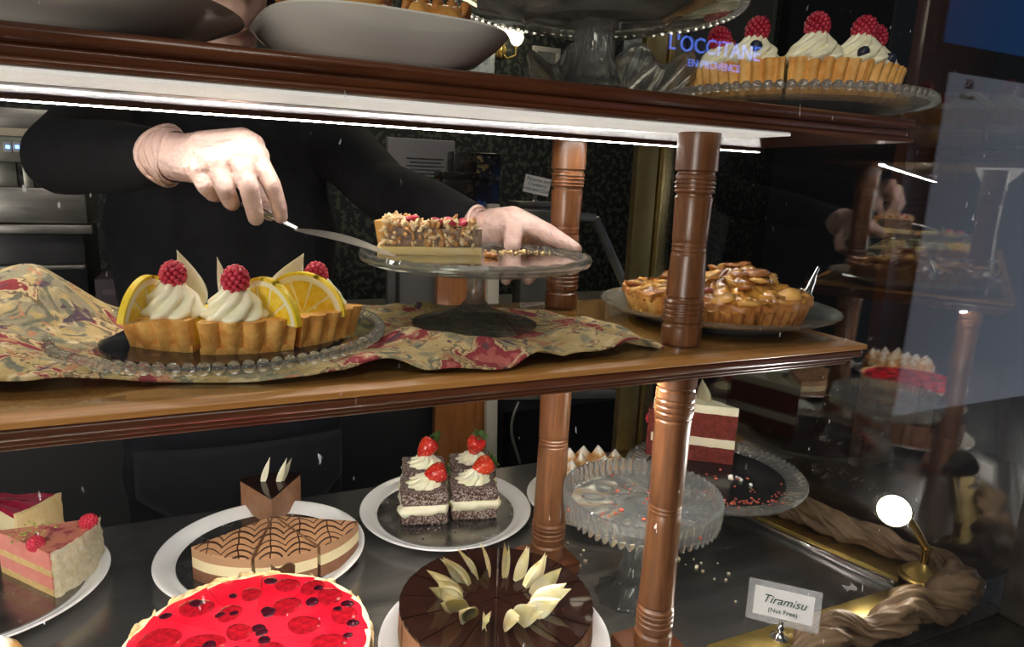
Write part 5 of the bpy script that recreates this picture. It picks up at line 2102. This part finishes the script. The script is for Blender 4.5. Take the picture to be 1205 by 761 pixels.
def pie_part(a0, a1, label, n, shift, mc, dark):
    o = tart_slice(pz, pfa, R(a0), R(a1), RP, HP, label, M_GOLD, 'golden pie pieces', shift, 'golden_pie', 52, mc, 0.009, 'pie')
    # raised rough edge
    sectoro('rolled_edge', M_CRUSTB, o, lambda a, t: RP*(1.0+0.015*math.sin(a*23)), HP-0.003, HP+0.006, R(a0), R(a1), int(abs(a1-a0)*0.7)+6, 2, 2, r0=RP*0.90, top=lambda r, a: HP+0.004+0.005*nz((a*7, r*60, 0.2), 1.3), rough=0.002, rs=70)
    hump_ = lambda x_, y_: 0.032*math.exp(-((x_-0.03)/0.055)**2-((y_-0.03)/0.06)**2)
    sectoro('baked_top', M_BAKED, o, RP*0.97, HP-0.006, HP, R(a0)+0.01, R(a1)-0.01, int(abs(a1-a0)*0.8)+10, 26, 2,
            top=lambda r, a: HP+0.001+hump_(r*math.cos(a), r*math.sin(a))+0.011*abs(nz((r*math.cos(a)*45, r*math.sin(a)*45, 0.5), 1.0))+0.004*nz((r*math.cos(a)*110, r*math.sin(a)*110, 2.5), 1.0), angle=80)
    for k in range(n):
        a = R(a0+(a1-a0)*ra.uniform(0.06, 0.94))
        rr_ = RP*math.sqrt(ra.uniform(0.03, 0.86))
        mm = ra.choices([M_GOLD, M_GOLDB, M_PLUM], [0.55, 0.40+dark, 0.05])[0]
        q = bpy.data.objects.new('apple_piece', apm[(ra.randrange(4), mm.name)])
        s = ra.uniform(0.010, 0.017)
        q.scale = (s, s, s)
        hump = 0.032*math.exp(-((rr_*math.cos(a)-0.03)/0.055)**2-((rr_*math.sin(a)-0.03)/0.06)**2)
        q.location = (rr_*math.cos(a), rr_*math.sin(a), HP+0.003+hump+ra.uniform(0, 0.003))
        q.rotation_euler = (ra.uniform(-0.5, 0.5), ra.uniform(-0.4, 0.4), ra.uniform(0, 6))
        q.parent = o
        COL.objects.link(q)
    return o


pie_part(-63, 148, 'larger part of a golden fruit pie with browned glossy top at the shelf end', 34, (0, 0), M_CRUSTB, 0.1)
pie_part(150, 232, 'golden pie piece with a paler rippled crust beside the brass corner post', 12, (-0.006, 0), M_CRUST, -0.15)
pie_part(-124, -66, 'dark browned pie slice cut loose in front of the large golden pie', 7, (0.002, -0.004), M_CRUSTB, 0.5)
# small server stuck in the pie's far side
sp_ = aty(948, 362, 0.07)
ss = empty('pie_fork', (sp_.x, sp_.y, pz.z+0.027))
tubeo('handle', [(0, 0, 0.004), (0.010, 0.004, 0.016), (0.020, 0.008, 0.030), (0.026, 0.010, 0.036)], [0.006, 0.005, 0.0022, 0.0028], M_CHROME, ss, 10)
bm = bmesh.new()
ico(bm, (-0.008, -0.003, 0.0), 0.013, 2, (1.2, 0.8, 0.35), Euler((0, 0.7, 0.3)))
finish('bowl', bm, M_CHROME, ss)
tag(ss, 'small metal spoon stuck into the golden pie near its crust', 'spoon')

# ------------------------------------------------------------------ empty pressed glass stand
SP = Vector((0.060, 0.129, 0))
st = empty('glass_cake_stand', SP)
zt = 0.160
stemp = [(0, 0), (0.056, 0), (0.058, 0.004), (0.054, 0.008), (0.040, 0.016), (0.028, 0.032), (0.020, 0.058), (0.0165, 0.085), (0.0155, 0.103), (0.0200, 0.108), (0.0235, 0.116), (0.0245, 0.124), (0.0235, 0.132), (0.0200, 0.140), (0.024, 0.146), (0.030, 0.153), (0, 0.153)]
latheo('stem', stemp, M_GLASS, st, seg=72, fn=lambda a, r, z: (r*(1+(0.045*math.cos(12*a) if z < 0.104 else 0.05*math.cos(18*a)*math.cos(z*500))), z), angle=25)
Rg = 0.113
prof = [(0, 0.152), (0.03, 0.152), (Rg*0.93, 0.155), (Rg*0.975, 0.153), (Rg*1.0, 0.150), (Rg*1.015, 0.158), (Rg*1.02, 0.181), (Rg*1.0, 0.183), (Rg*0.975, 0.181), (Rg*0.965, 0.164), (Rg*0.92, 0.160), (Rg*0.6, 0.158), (Rg*0.35, 0.160), (Rg*0.33, 0.158), (0.0, 0.158)]
def gal(a, r, z):
    k = 60
    if r > Rg*0.97:
        w = abs(math.cos(k*a/2))
        return r*(1+0.022*w), z+(0.004*(w-0.5) if z > 0.175 else (-0.007*w if z < 0.152 else 0))
    if 0.4*Rg < r < 0.9*Rg and z > 0.156:
        return r, z+0.0018*math.cos(10*a)
    return r, z
latheo('plate_with_gallery', prof, M_GLASS, st, seg=240, fn=gal, angle=22)
bm = bmesh.new()
for k in range(10):
    a = 2*PI*k/10
    bmesh.ops.create_icosphere(bm, subdivisions=2, radius=1, matrix=Matrix.Translation((0.072*math.cos(a), 0.072*math.sin(a), 0.1595)) @ Matrix.Rotation(a, 4, 'Z') @ Matrix.Diagonal((0.019, 0.012, 0.0022, 1)))
bead_ring(bm, 0.040, 0.1595, 36, 0.0028)
finish('pressed_pattern', bm, M_GLASS, st)
st.scale = (1.0, 1.0, 0.94)
tag(st, 'empty pressed glass cake stand with upright ribbed rim and red crumbs', 'cake stand')
M_REDC = mat('red_velvet_crumb', (0.40, 0.05, 0.03), 0.8, 0, (0.62, 0.14, 0.07), 90)
re_ = random.Random(51)
crumbs('red_crumbs', M_REDC, None, [(SP.x+re_.gauss(-0.02, 0.045), SP.y+re_.gauss(0.0, 0.035), 0.1515) for k in range(40)], 0.0015, 0.0036, seed=4)
tag(bpy.data.objects['red_crumbs'], 'orange red cake crumbs lying on the empty glass stand', 'crumbs')

# ------------------------------------------------------------------ red velvet slice on a low stand
VP = Vector((0.299, 0.243, 0))
vs_ = empty('glass_cake_stand', VP)
latheo('foot_and_stem', [(0, 0), (0.062, 0), (0.064, 0.003), (0.055, 0.007), (0.030, 0.022), (0.015, 0.045), (0.012, 0.075), (0.020, 0.100), (0.03, 0.106), (0, 0.106)], M_GLASS, vs_, seg=48)
Rv = 0.158
prof = [(0, 0.104), (Rv*0.80, 0.104), (Rv*0.97, 0.110), (Rv*1.0, 0.117), (Rv*0.985, 0.121), (Rv*0.94, 0.117), (Rv*0.80, 0.111), (0, 0.110)]
latheo('ribbed_plate', prof, M_GLASS, vs_, seg=220, fn=lambda a, r, z: (r*(1+(0.010*math.cos(72*a) if r > Rv*0.9 else 0)), z+(0.0022*math.cos(72*a) if r > Rv*0.85 else 0)), angle=22)
tag(vs_, 'low glass cake stand with ribbed rim carrying the red velvet slice', 'cake stand')
disc_board('cake_board', mat('black_board_plain', (0.012, 0.012, 0.013), 0.12, 0.2, (0.04, 0.04, 0.042), 20), VP+Vector((0, 0, 0.111)), 0.122, 'black board on the low stand under the red velvet slice')
ZV = 0.1135
M_RV = mat('red_velvet_sponge', (0.12, 0.016, 0.010), 0.85, 0, (0.22, 0.035, 0.022), 110, 5, 1.0, 220)
M_CHFR = mat('cream_cheese_frosting', (0.84, 0.76, 0.50), 0.45, 0, (0.88, 0.82, 0.62), 50, 3, 0.2, sss=0.1)
t_ = atz(862, 547, ZV)
b_ = atz(764, 535, ZV)
dv = b_-t_
Lv = max(0.10, dv.length)
rv = empty('red_velvet_slice', (t_.x, t_.y, ZV), math.atan2(dv.y, dv.x))
A0, A1 = R(-40), R(0)
for nm, m_, z0, z1, rg in (('lower_sponge', M_RV, 0, 0.030, 0.0022), ('middle_frosting', M_CHFR, 0.030, 0.047, 0.0022), ('upper_sponge', M_RV, 0.047, 0.094, 0.0022), ('top_frosting', M_CHFR, 0.094, 0.110, 0.0015)):
    sectoro(nm, m_, rv, Lv, z0, z1, A0, A1, 10, 8, 4, rough=rg, rs=90)
sectoro('crumb_coat', M_RV, rv, Lv*1.05, 0, 0.092, A0, A1, 12, 1, 6, r0=Lv, rough=0.003, rs=80)
shardo(rv, (Lv*0.40, -0.03, 0.108), 0.044, 0.034, (0.0, 0.0, -0.7), M_WCHOC, 0.2, 0.6, 0.1)
raspberry(rv, (Lv*1.02, -0.01, 0.062), 1.0, (1.0, 0, 0), M_RASP)
tag(rv, 'tall red velvet slice with cream layers and a white chocolate leaf', 'cake slice')
crumbs('velvet_crumbs', M_REDC, None, [(VP.x+(0.118+re_.gauss(0, 0.010))*math.cos(a), VP.y+(0.118+re_.gauss(0, 0.010))*math.sin(a), ZV) for a in [re_.gauss(-1.9, 0.45) for k in range(60)]]+[(VP.x+re_.gauss(0.01, 0.02), VP.y+re_.gauss(-0.04, 0.02), ZV) for k in range(14)], 0.0014, 0.0032, seed=6)
tag(bpy.data.objects['velvet_crumbs'], 'dark red crumbs round the edge of the black board', 'crumbs')
crumbs('frosting_crumbs', M_CREAMP, None, [(VP.x+re_.gauss(0.012, 0.014), VP.y+re_.gauss(-0.045, 0.012), ZV) for k in range(6)], 0.003, 0.005, seed=7, flat=0.8)
tag(bpy.data.objects['frosting_crumbs'], 'white frosting crumbs on the black board beside the red velvet slice', 'crumbs')
cfl = atz(800, 650, 0)
pts_ = [(cfl.x+re_.gauss(0, 0.022), cfl.y+re_.gauss(0, 0.05), 0.0) for k in range(38)]+[(re_.uniform(-0.02, 0.05), re_.uniform(0.2, 0.3), 0) for k in range(10)]
crumbs('floor_crumbs', mat('pale_crumb', (0.80, 0.70, 0.48), 0.7), None, pts_, 0.0014, 0.0042, seed=8)
tag(bpy.data.objects['floor_crumbs'], 'pale crumbs fallen on the counter floor behind the front post', 'crumbs')

# ------------------------------------------------------------------ tiramisu card on a chrome clip
tp = atz(917, 750, 0.030)
tp = Vector((tp.x, tp.y, 0.030))
clip_sign('price_card', tp, 0.074, 0.038, face_angle(tp)+0.10, 0,
          [(0.0155, 0.0235, 'Tiramisu', 0.35), (0.0085, 0.0095, '(Nut Free)', 0.0)],
          'laminated card on a chrome clip reading tiramisu, nut free', lift=0.026, laminate=0.0085)

# torn paper bit on the metal floor
pb_ = atz(1000, 692, 0.0)
bm = bmesh.new()
sheet(bm, lambda u, v: (0.022*u-0.011, 0.012*v-0.006+0.003*math.sin(u*7), 0.0006+0.006*abs(u-0.5)*v), 8, 4)
bmesh.ops.solidify(bm, geom=bm.faces[:], thickness=0.0005)
tag(finish('paper_scrap', bm, M_PAPER, None, (pb_.x, pb_.y, 0)), 'small white paper scrap on the metal floor beside the brass sill', 'paper')

# ------------------------------------------------------------------ brass spot lamp in the corner
lp = atz(1083, 672, 0.030)
lp = Vector((0.484, -0.036, 0.030))
sl = empty('spot_lamp', lp)
latheo('base', [(0, 0), (0.033, 0), (0.034, 0.003), (0.031, 0.006), (0.029, 0.006), (0.0285, 0.009), (0.022, 0.014), (0.010, 0.021), (0.007, 0.026), (0, 0.026)], M_BRASS, sl, seg=48)
latheo('stem', [(0, 0.024), (0.0062, 0.024), (0.0062, 0.046), (0.008, 0.048), (0.008, 0.052), (0, 0.053)], mat('bright_brass', (0.80, 0.56, 0.16), 0.16, 1.0), sl, seg=24)
bulb_c = aty(1052, 601, lp.y+0.004)-lp
aim = Vector((-0.80, -0.42, 0.16)).normalized()
qd = aim.to_track_quat('Z', 'Y').to_euler()
hd = empty('lamp_head', bulb_c)
hd.parent = sl
hd.rotation_euler = qd
latheo('housing', [(0, -0.050), (0.012, -0.048), (0.015, -0.034), (0.022, -0.012), (0.0245, 0.0), (0.0225, 0.0), (0.020, -0.010), (0, -0.012)], mat('dark_brass', (0.10, 0.085, 0.05), 0.4, 0.8), hd, seg=36)
latheo('bulb', [(0, 0.0015), (0.012, 0.001), (0.020, -0.002), (0.021, -0.006), (0, -0.007)], emis('spot_bulb', (1.0, 0.95, 0.85), 220.0), hd, seg=32)
k0 = bulb_c-aim*0.044
tubeo('neck', [(0, 0, 0.050), Vector((0, 0, 0.058)).lerp(k0, 0.4), k0], 0.0055, M_BRASS, sl)
tag(sl, 'brass spot lamp with a glowing bulb standing at the window corner', 'lamp')

# ------------------------------------------------------------------ brown drape along sill and side window
M_DRAPE = mat('brown_satin', (0.115, 0.068, 0.032), 0.55, 0, (0.155, 0.094, 0.047), 40, 4, 0.15, 300)


def catmull(pts, n):
    out = []
    P_ = [pts[0]]+pts+[pts[-1]]
    for i in range(1, len(P_)-2):
        for k in range(n):
            t = k/n
            p0, p1, p2, p3 = P_[i-1], P_[i], P_[i+1], P_[i+2]
            out.append(tuple(0.5*((2*p1[j])+(-p0[j]+p2[j])*t+(2*p0[j]-5*p1[j]+4*p2[j]-p3[j])*t*t+(-p0[j]+3*p1[j]-3*p2[j]+p3[j])*t**3) for j in range(len(p1))))
    out.append(tuple(pts[-1]))
    return out


def S3(d, s, z, r):
    p = side(d, s, z)
    return (p.x, p.y, p.z, r)


path = [(0.070, -0.098, 0.010, 0.004), (0.110, -0.096, 0.018, 0.011), (0.160, -0.094, 0.020, 0.014), (0.20, -0.088, 0.032, 0.024), (0.245, -0.086, 0.036, 0.026), (0.285, -0.094, 0.026, 0.017), (0.325, -0.092, 0.028, 0.020),
        (0.375, -0.090, 0.040, 0.030), (0.42, -0.094, 0.034, 0.025), (0.470, -0.092, 0.038, 0.030), (0.518, -0.078, 0.040, 0.030), (0.535, -0.045, 0.042, 0.024), S3(0.511, 0.150, 0.040, 0.018), S3(0.508, 0.115, 0.036, 0.017), S3(0.502, 0.08, 0.040, 0.021), S3(0.498, 0.03, 0.042, 0.024),
        S3(0.496, -0.03, 0.044, 0.025), S3(0.496, -0.075, 0.042, 0.027), S3(0.498, -0.10, 0.036, 0.020), S3(0.498, -0.14, 0.026, 0.010), S3(0.498, -0.185, 0.028, 0.013), S3(0.498, -0.22, 0.022, 0.006)]
cp_ = catmull(path, 22)
bm = bmesh.new()
rings = []
SEG = 84
L_acc = 0
for i, p in enumerate(cp_):
    a = Vector(cp_[max(0, i-1)][:3])
    b = Vector(cp_[min(len(cp_)-1, i+1)][:3])
    d = (b-a).normalized()
    if i:
        L_acc += (Vector(p[:3])-Vector(cp_[i-1][:3])).length
    s = d.cross(Vector((0, 0, 1))).normalized()
    u_ = s.cross(d)
    ring = []
    for k in range(SEG):
        th = 2*PI*k/SEG
        tw = th+L_acc*20
        n1 = nz((math.cos(tw)*1.5, math.sin(tw)*1.5, L_acc*13), 1.0)
        n2 = nz((math.cos(tw)*3.4, math.sin(tw)*3.4, L_acc*17+5), 1.0)
        n3 = nz((math.cos(th)*1.0, math.sin(th)*1.0, L_acc*26+9), 1.0)
        f = 1.12+0.30*n3-0.75*abs(n1)+0.10*math.sin(4*tw)-0.32*abs(n2)
        q = Vector(p[:3])+(s*math.cos(th)+u_*math.sin(th))*p[3]*f
        lowz = 0.031 if (q.y > -0.0815 and q.y < -0.034 and q.x < 0.525) else (0.0165 if q.x*NX+q.y*NY > 0.45 and q.y > -0.03 else 0.001)
        q.z = max(q.z, lowz)
        dd = q.x*NX+q.y*NY
        if dd > DS-0.003:
            q.x -= (dd-DS+0.003)*NX
            q.y -= (dd-DS+0.003)*NY
        q.y = max(q.y, YF+0.002)
        ring.append(bm.verts.new(q))
    rings.append(ring)
for A, B in zip(rings[:-1], rings[1:]):
    for k in range(SEG):
        bm.faces.new((A[k], A[(k+1) % SEG], B[(k+1) % SEG], B[k]))
bm.faces.new(rings[0][::-1])
bm.faces.new(rings[-1])
dr = finish('draped_cloth', bm, M_DRAPE, None)
tag(dr, 'brown satin cloth gathered in folds along the brass sill and side window', 'cloth')

# ------------------------------------------------------------------ upper shelf
def big_plate(p, r, label, h=0.032):
    k = r
    prof = [(0, 0), (k*0.45, 0), (k*0.47, 0.004), (k*0.70, h*0.42), (k*0.90, h*0.80), (k*0.985, h*0.97), (k, h), (k*0.985, h*1.04), (k*0.88, h*0.88), (k*0.66, h*0.46), (k*0.44, 0.008), (0, 0.007)]
    o = empty('serving_plate', p)
    latheo('dish', prof, mat('cream_porcelain', (0.82, 0.77, 0.68), 0.10, coat=0.4), o, seg=80, angle=50)
    return tag(o, label, 'plate')


xr = aty(287, 22, 0.045).x
P1 = Vector((xr-0.150, 0.040, ZT))
big_plate(P1, 0.150, 'wide pale porcelain plate on the upper shelf at the end with scones')
M_SCONE = mat('pale_scone', (0.72, 0.52, 0.26), 0.7, 0, (0.80, 0.64, 0.40), 40, 5, 0.5)
for k, (dx, dy) in enumerate(((0.055, 0.05), (-0.01, 0.06), (0.02, -0.02))):
    o = empty('scone', P1+Vector((dx, dy, 0.014)))
    bm = bmesh.new()
    lathe(bm, [(0, 0), (0.030, 0), (0.033, 0.010), (0.032, 0.026), (0.027, 0.036), (0.014, 0.040), (0, 0.041)], 28)
    roughen(bm, 0.003, 40, k*3.0, 0.001)
    finish('crumb', bm, M_SCONE, o)
    bm = bmesh.new()
    lathe(bm, [(0.026, 0.0355), (0.016, 0.040), (0, 0.0418)], 24)
    roughen(bm, 0.002, 40, k*3.0)
    finish('baked_top', bm, M_CRUST, o)
    tag(o, ['pale scone at the edge of the porcelain plate next to the puff pastry dish', 'pale scone at the back of the wide porcelain plate', 'pale scone near the window side of the wide porcelain plate'][k], 'scone', 'scones on the porcelain plate')

# deep rounded dish with puff pastries
P2 = Vector(((aty(290, 22, 0.035).x+aty(583, 45, 0.035).x)/2, 0.040, ZT))
hw = (aty(583, 45, 0.035).x-aty(290, 22, 0.035).x)/2
def sq(a, r, z):
    n = 3.2
    c, s = abs(math.cos(a)), abs(math.sin(a))
    return r*(1.0/((c**n+s**n)**(1/n)))*0.96, z
o2 = empty('deep_dish', P2, R(4))
latheo('dish', [(0, 0), (hw*0.50, 0), (hw*0.53, 0.003), (hw*0.75, 0.013), (hw*0.93, 0.030), (hw*0.985, 0.038), (hw*0.97, 0.040), (hw*0.90, 0.033), (hw*0.72, 0.018), (hw*0.5, 0.008), (0, 0.007)], mat('cream_porcelain', (0, 0, 0)), o2, seg=96, fn=sq, angle=50)
tag(o2, 'deep rounded square porcelain dish of puff pastries on the upper shelf', 'dish')
M_PUFF = mat('baked_puff_pastry', (0.50, 0.20, 0.035), 0.35, 0, (0.74, 0.42, 0.12), 30, 6, 0.6, 70, coat=0.25)
for k, (px_, py_, w_) in enumerate(((402, 8, 0.048), (508, 12, 0.040), (360, 2, 0.030))):
    c = aty(px_, py_+14, 0.03 + 0.03*(k == 2))
    o = empty('puff_pastry', (c.x, c.y, ZT+0.012))
    bm = bmesh.new()
    def pf(u, v, w_=w_, k=k):
        th = 2*PI*v
        x = (u-0.5)*2*w_
        e = math.sqrt(max(0.0, 1-(2*u-1)**2*0.92))
        r = 0.030*e*(1+0.10*math.sin(3*th+u*9+k))+0.003*nz((u*6, v*9, k), 1.2)
        return (x, r*math.cos(th)*1.15, 0.030+r*math.sin(th))
    sheet(bm, pf, 30, 28)
    bmesh.ops.remove_doubles(bm, verts=bm.verts[:], dist=1e-5)
    finish('roll', bm, M_PUFF, o, rot=(0, 0, 0.2*k))
    bm = bmesh.new()
    for q in range(5):
        x = (-0.7+0.35*q)*w_
        tube(bm, [(x-0.006, -0.022, 0.044), (x+0.002, -0.010, 0.058), (x+0.010, 0.006, 0.060), (x+0.016, 0.020, 0.050)], [0.002, 0.005, 0.005, 0.002], 8)
    finish('browned_ridges', bm, M_CRUSTB, o)
    tag(o, ['long golden puff pastry roll in the deep dish', 'shorter puff pastry at the glass stand end of the deep dish', 'puff pastry lying behind the long roll in the deep dish'][k], 'pastry', 'puff pastries in the deep dish')

# glass stand seen from below
TS = Vector((-0.083, 0.105, ZT))
ts = empty('glass_cake_stand', TS)
def twist(a, r, z):
    return r*(1+0.06*math.cos(12*(a-z*14))), z
latheo('swirled_stem', [(0, 0), (0.066, 0), (0.066, 0.004), (0.050, 0.010), (0.034, 0.026), (0.024, 0.055), (0.021, 0.085), (0.030, 0.096), (0, 0.096)], M_GLASS, ts, seg=72, fn=twist, angle=40)
Rt_ = 0.166
latheo('plate', [(0, 0.094), (0.075, 0.094), (0.082, 0.090), (0.088, 0.095), (Rt_*0.85, 0.106), (Rt_, 0.113), (Rt_, 0.117), (Rt_*0.84, 0.112), (0.08, 0.102), (0, 0.102)], M_GLASS, ts, seg=72, angle=40)
bm = bmesh.new()
bead_ring(bm, Rt_, 0.115, 80, 0.0062)
finish('beaded_rim', bm, M_GLASS, ts)
tag(ts, 'tall glass cake stand with swirled stem and beaded rim on the upper shelf', 'cake stand')
disc_board('cake_board', mat('pink_grey_board', (0.30, 0.25, 0.22), 0.5), TS+Vector((0, 0, 0.1125)), 0.138, 'greyish pink board lying on the tall glass stand')

# crimped glass bowl behind it
xb0, xb1 = aty(622, 85, 0.225).x, aty(800, 90, 0.225).x
WB = Vector(((xb0+xb1)/2, 0.225-0.010, ZT))
wr_ = (xb1-xb0)/2
def crimp(a, r, z):
    t = max(0, (r/wr_-0.55)/0.45)
    return r*(1+0.05*t*math.cos(10*a)), z*1.25+0.011*t*math.cos(10*a)
wbw = empty('glass_bowl', WB)
latheo('crimped_bowl', [(0, 0), (wr_*0.40, 0), (wr_*0.45, 0.004), (wr_*0.75, 0.018), (wr_*0.95, 0.040), (wr_, 0.050), (wr_*0.985, 0.054), (wr_*0.90, 0.044), (wr_*0.70, 0.024), (wr_*0.42, 0.009), (0, 0.007)], M_GLASS, wbw, seg=128, fn=crimp, angle=40)
bm = bmesh.new()
bead_ring(bm, wr_*0.62, 0.012, 26, 0.005)
finish('pressed_studs', bm, M_GLASS, wbw)
tag(wbw, 'crimped glass bowl with wavy rim behind the tall glass stand', 'bowl')

# raspberry and cream tart on a beaded plate
TC = Vector((aty(930, 100, 0.080).x, 0.080, ZT))
tpl = empty('glass_tray', TC)
Rq = 0.172
latheo('dish', [(0, 0), (0.095, 0), (0.100, 0.004), (Rq*0.80, 0.014), (Rq*0.98, 0.024), (Rq*0.98, 0.028), (Rq*0.80, 0.019), (0.09, 0.009), (0, 0.008)], M_GLASS, tpl, seg=72, angle=40)
bm = bmesh.new()
bead_ring(bm, Rq*0.985, 0.026, 88, 0.0058)
finish('beaded_rim', bm, M_GLASS, tpl)
tag(tpl, 'beaded glass plate overhanging the upper shelf end under the raspberry tart', 'tray')
disc_board('cake_board', mat('dark_grey_board', (0.05, 0.05, 0.045), 0.35), TC+Vector((0, 0, 0.0195)), 0.126, 'dark board between the beaded plate and the raspberry tart')
tz = TC+Vector((0, 0, 0.022))
tf_ = face_angle(TC)
RQ, HQ = 0.132, 0.040
M_CUST = mat('pale_custard', (0.80, 0.66, 0.30), 0.4)
M_PIST = mat('chopped_pistachio', (0.28, 0.30, 0.12), 0.8, 0, (0.50, 0.50, 0.26), 90)
M_BLUEB = mat('blueberry', (0.012, 0.014, 0.030), 0.4, 0, (0.03, 0.035, 0.06), 40)
G_T = 'raspberry tart slices on the beaded plate'
def top_tart(a0, a1, lab, sw, blue, sh):
    o = tart_slice(tz, tf_, R(a0), R(a1), RQ, HQ, lab, M_CUST, G_T, sh, 'raspberry_tart_slice', 50, M_CRUST, 0.007)
    for (r_, dg, rot) in sw:
        x, y = pol(r_, dg)
        swirlo(o, (x, y, HQ-0.004), 0.031, 0.042, M_CREAMW, 9, 2.0, dg)
        raspberry(o, (x, y, HQ+0.025), 1.45, rot, M_RASPD)
    for (r_, dg, z_) in blue:
        x, y = pol(r_, dg)
        bm = bmesh.new()
        lathe(bm, [(0, 0), (0.004, 0.0008), (0.0068, 0.004), (0.0075, 0.0075), (0.0064, 0.011), (0.003, 0.0132), (0.0022, 0.0128), (0, 0.0125)], 20)
        finish('blueberry', bm, M_BLUEB, o, (x, y, HQ+z_), (0.4, 0.2, dg))
    crumbs('pistachio_crumbs', M_PIST, o, [(rr_*math.cos(aa), rr_*math.sin(aa), HQ-0.003) for rr_, aa in [(RQ*re_.uniform(0.70, 0.93), R(re_.uniform(a0+2, a1-2))) for k in range(60)]], 0.0015, 0.0042, seed=int(abs(a0)))
    return o
top_tart(-185, -93, 'tart slice with two raspberries on cream and one blueberry, by the tall glass stand', [(0.096, -150, (0.3, -0.5, 0)), (0.098, -117, (0.1, 0.1, 1))], [(0.118, -112, 0.010)], (-0.002, 0))
top_tart(-92, -52, 'middle raspberry tart slice with a single cream swirl and no blueberry', [(0.100, -77, (0, 0.1, 2))], [], (0, 0.001))
top_tart(-51, 5, 'raspberry tart slice at the shelf end with a blueberry against its cream', [(0.100, -45, (0.2, -0.1, 3)), (0.09, -8, (0.1, 0, 1))], [(0.122, -52, 0.002), (0.125, -36, -0.002)], (0.002, 0))
top_tart(6, 174, 'rear half of the raspberry tart behind the cut slices', [(0.095, 30, (0, 0, 0)), (0.095, 75, (0, 0, 0)), (0.095, 120, (0, 0, 0)), (0.095, 160, (0, 0, 0))], [], (0, 0.003))

# ------------------------------------------------------------------ shops across the arcade, mirrored in the front window
def opposite(px, py, y):
    v = aty(px, py, 2*YF-y)
    return Vector((v.x, y, v.z))


ys = -4.9
c0 = opposite(840, 62, ys)
sgn = empty('shop_sign', (c0.x, ys, c0.z))
a_, b_ = opposite(790, 50, ys), opposite(892, 66, ys)
wsg = (b_-a_).length
MS = emis('blue_neon_letters', (0.10, 0.22, 0.95), 9.0)
text_mesh("L'OCCITANE", wsg*0.185, MS, sgn, (0, 0.02, 0.03), (R(90), 0, 0), 'lettering', mirror=False, depth=0.004)
text_mesh("EN PROVENCE", wsg*0.092, MS, sgn, (0.0, 0.02, -wsg*0.12), (R(90), 0, 0), 'lettering', mirror=False, depth=0.004)
bm = bmesh.new()
box(bm, -wsg*0.65, wsg*0.65, -0.03, 0.0, -wsg*0.3, wsg*0.3, 0.01)
finish('sign_board', bm, M_FACADE, sgn, smooth=False)
tag(sgn, 'blue lit shop name sign across the arcade, mirrored in the front window', 'sign')

# lit window and blue fascia of the shop at number 65
def opp_panel(name, m, px, y, label, cat):
    q = [opposite(px[0], px[1], y), opposite(px[2], px[3], y)]
    x0, x1 = sorted((q[0].x, q[1].x))
    z0, z1 = sorted((q[0].z, q[1].z))
    o = empty(name, ((x0+x1)/2, y, z0))
    bm = bmesh.new()
    box(bm, (x0-x1)/2, (x1-x0)/2, -0.05, 0.0, 0, z1-z0, 0.004)
    finish('lit_pane', bm, m, o, smooth=False)
    bm = bmesh.new()
    f = 0.06
    for (a, b, c, d) in ((-f, 0, 0, 0), ):
        pass
    w = (x1-x0)/2
    h = z1-z0
    box(bm, -w-f, -w, -0.06, 0.02, -f, h+f)
    box(bm, w, w+f, -0.06, 0.02, -f, h+f)
    box(bm, -w, w, -0.06, 0.02, -f, 0)
    box(bm, -w, w, -0.06, 0.02, h, h+f)
    finish('frame', bm, M_FACADE, o, smooth=False)
    return tag(o, label, cat), (x1-x0, h)


yw_ = -2.3
win, (ww, wh) = opp_panel('shop_window', emis('lit_blue_grey_blind', (0.52, 0.58, 0.72), 0.62), (1112, 84, 1235, 560), yw_, 'lit shop window with a blue grey blind at number 65 across the arcade', 'window')
cpt = opposite(1138, 100, yw_)
for t_, sz, dz in (('65', 0.075, 0.0), ('Bond St', 0.04, -0.07)):
    text_mesh(t_, sz, M_BLACK, win, (cpt.x-win.location.x, 0.005, cpt.z-win.location.z+dz), (R(90), 0, PI), 'lettering', depth=0.003)
opp_panel('shop_fascia', emis('lit_blue_fascia', (0.015, 0.11, 0.36), 0.9), (1124, -70, 1235, 74), yw_, 'deep blue lit fascia above the shop window across the arcade', 'sign')
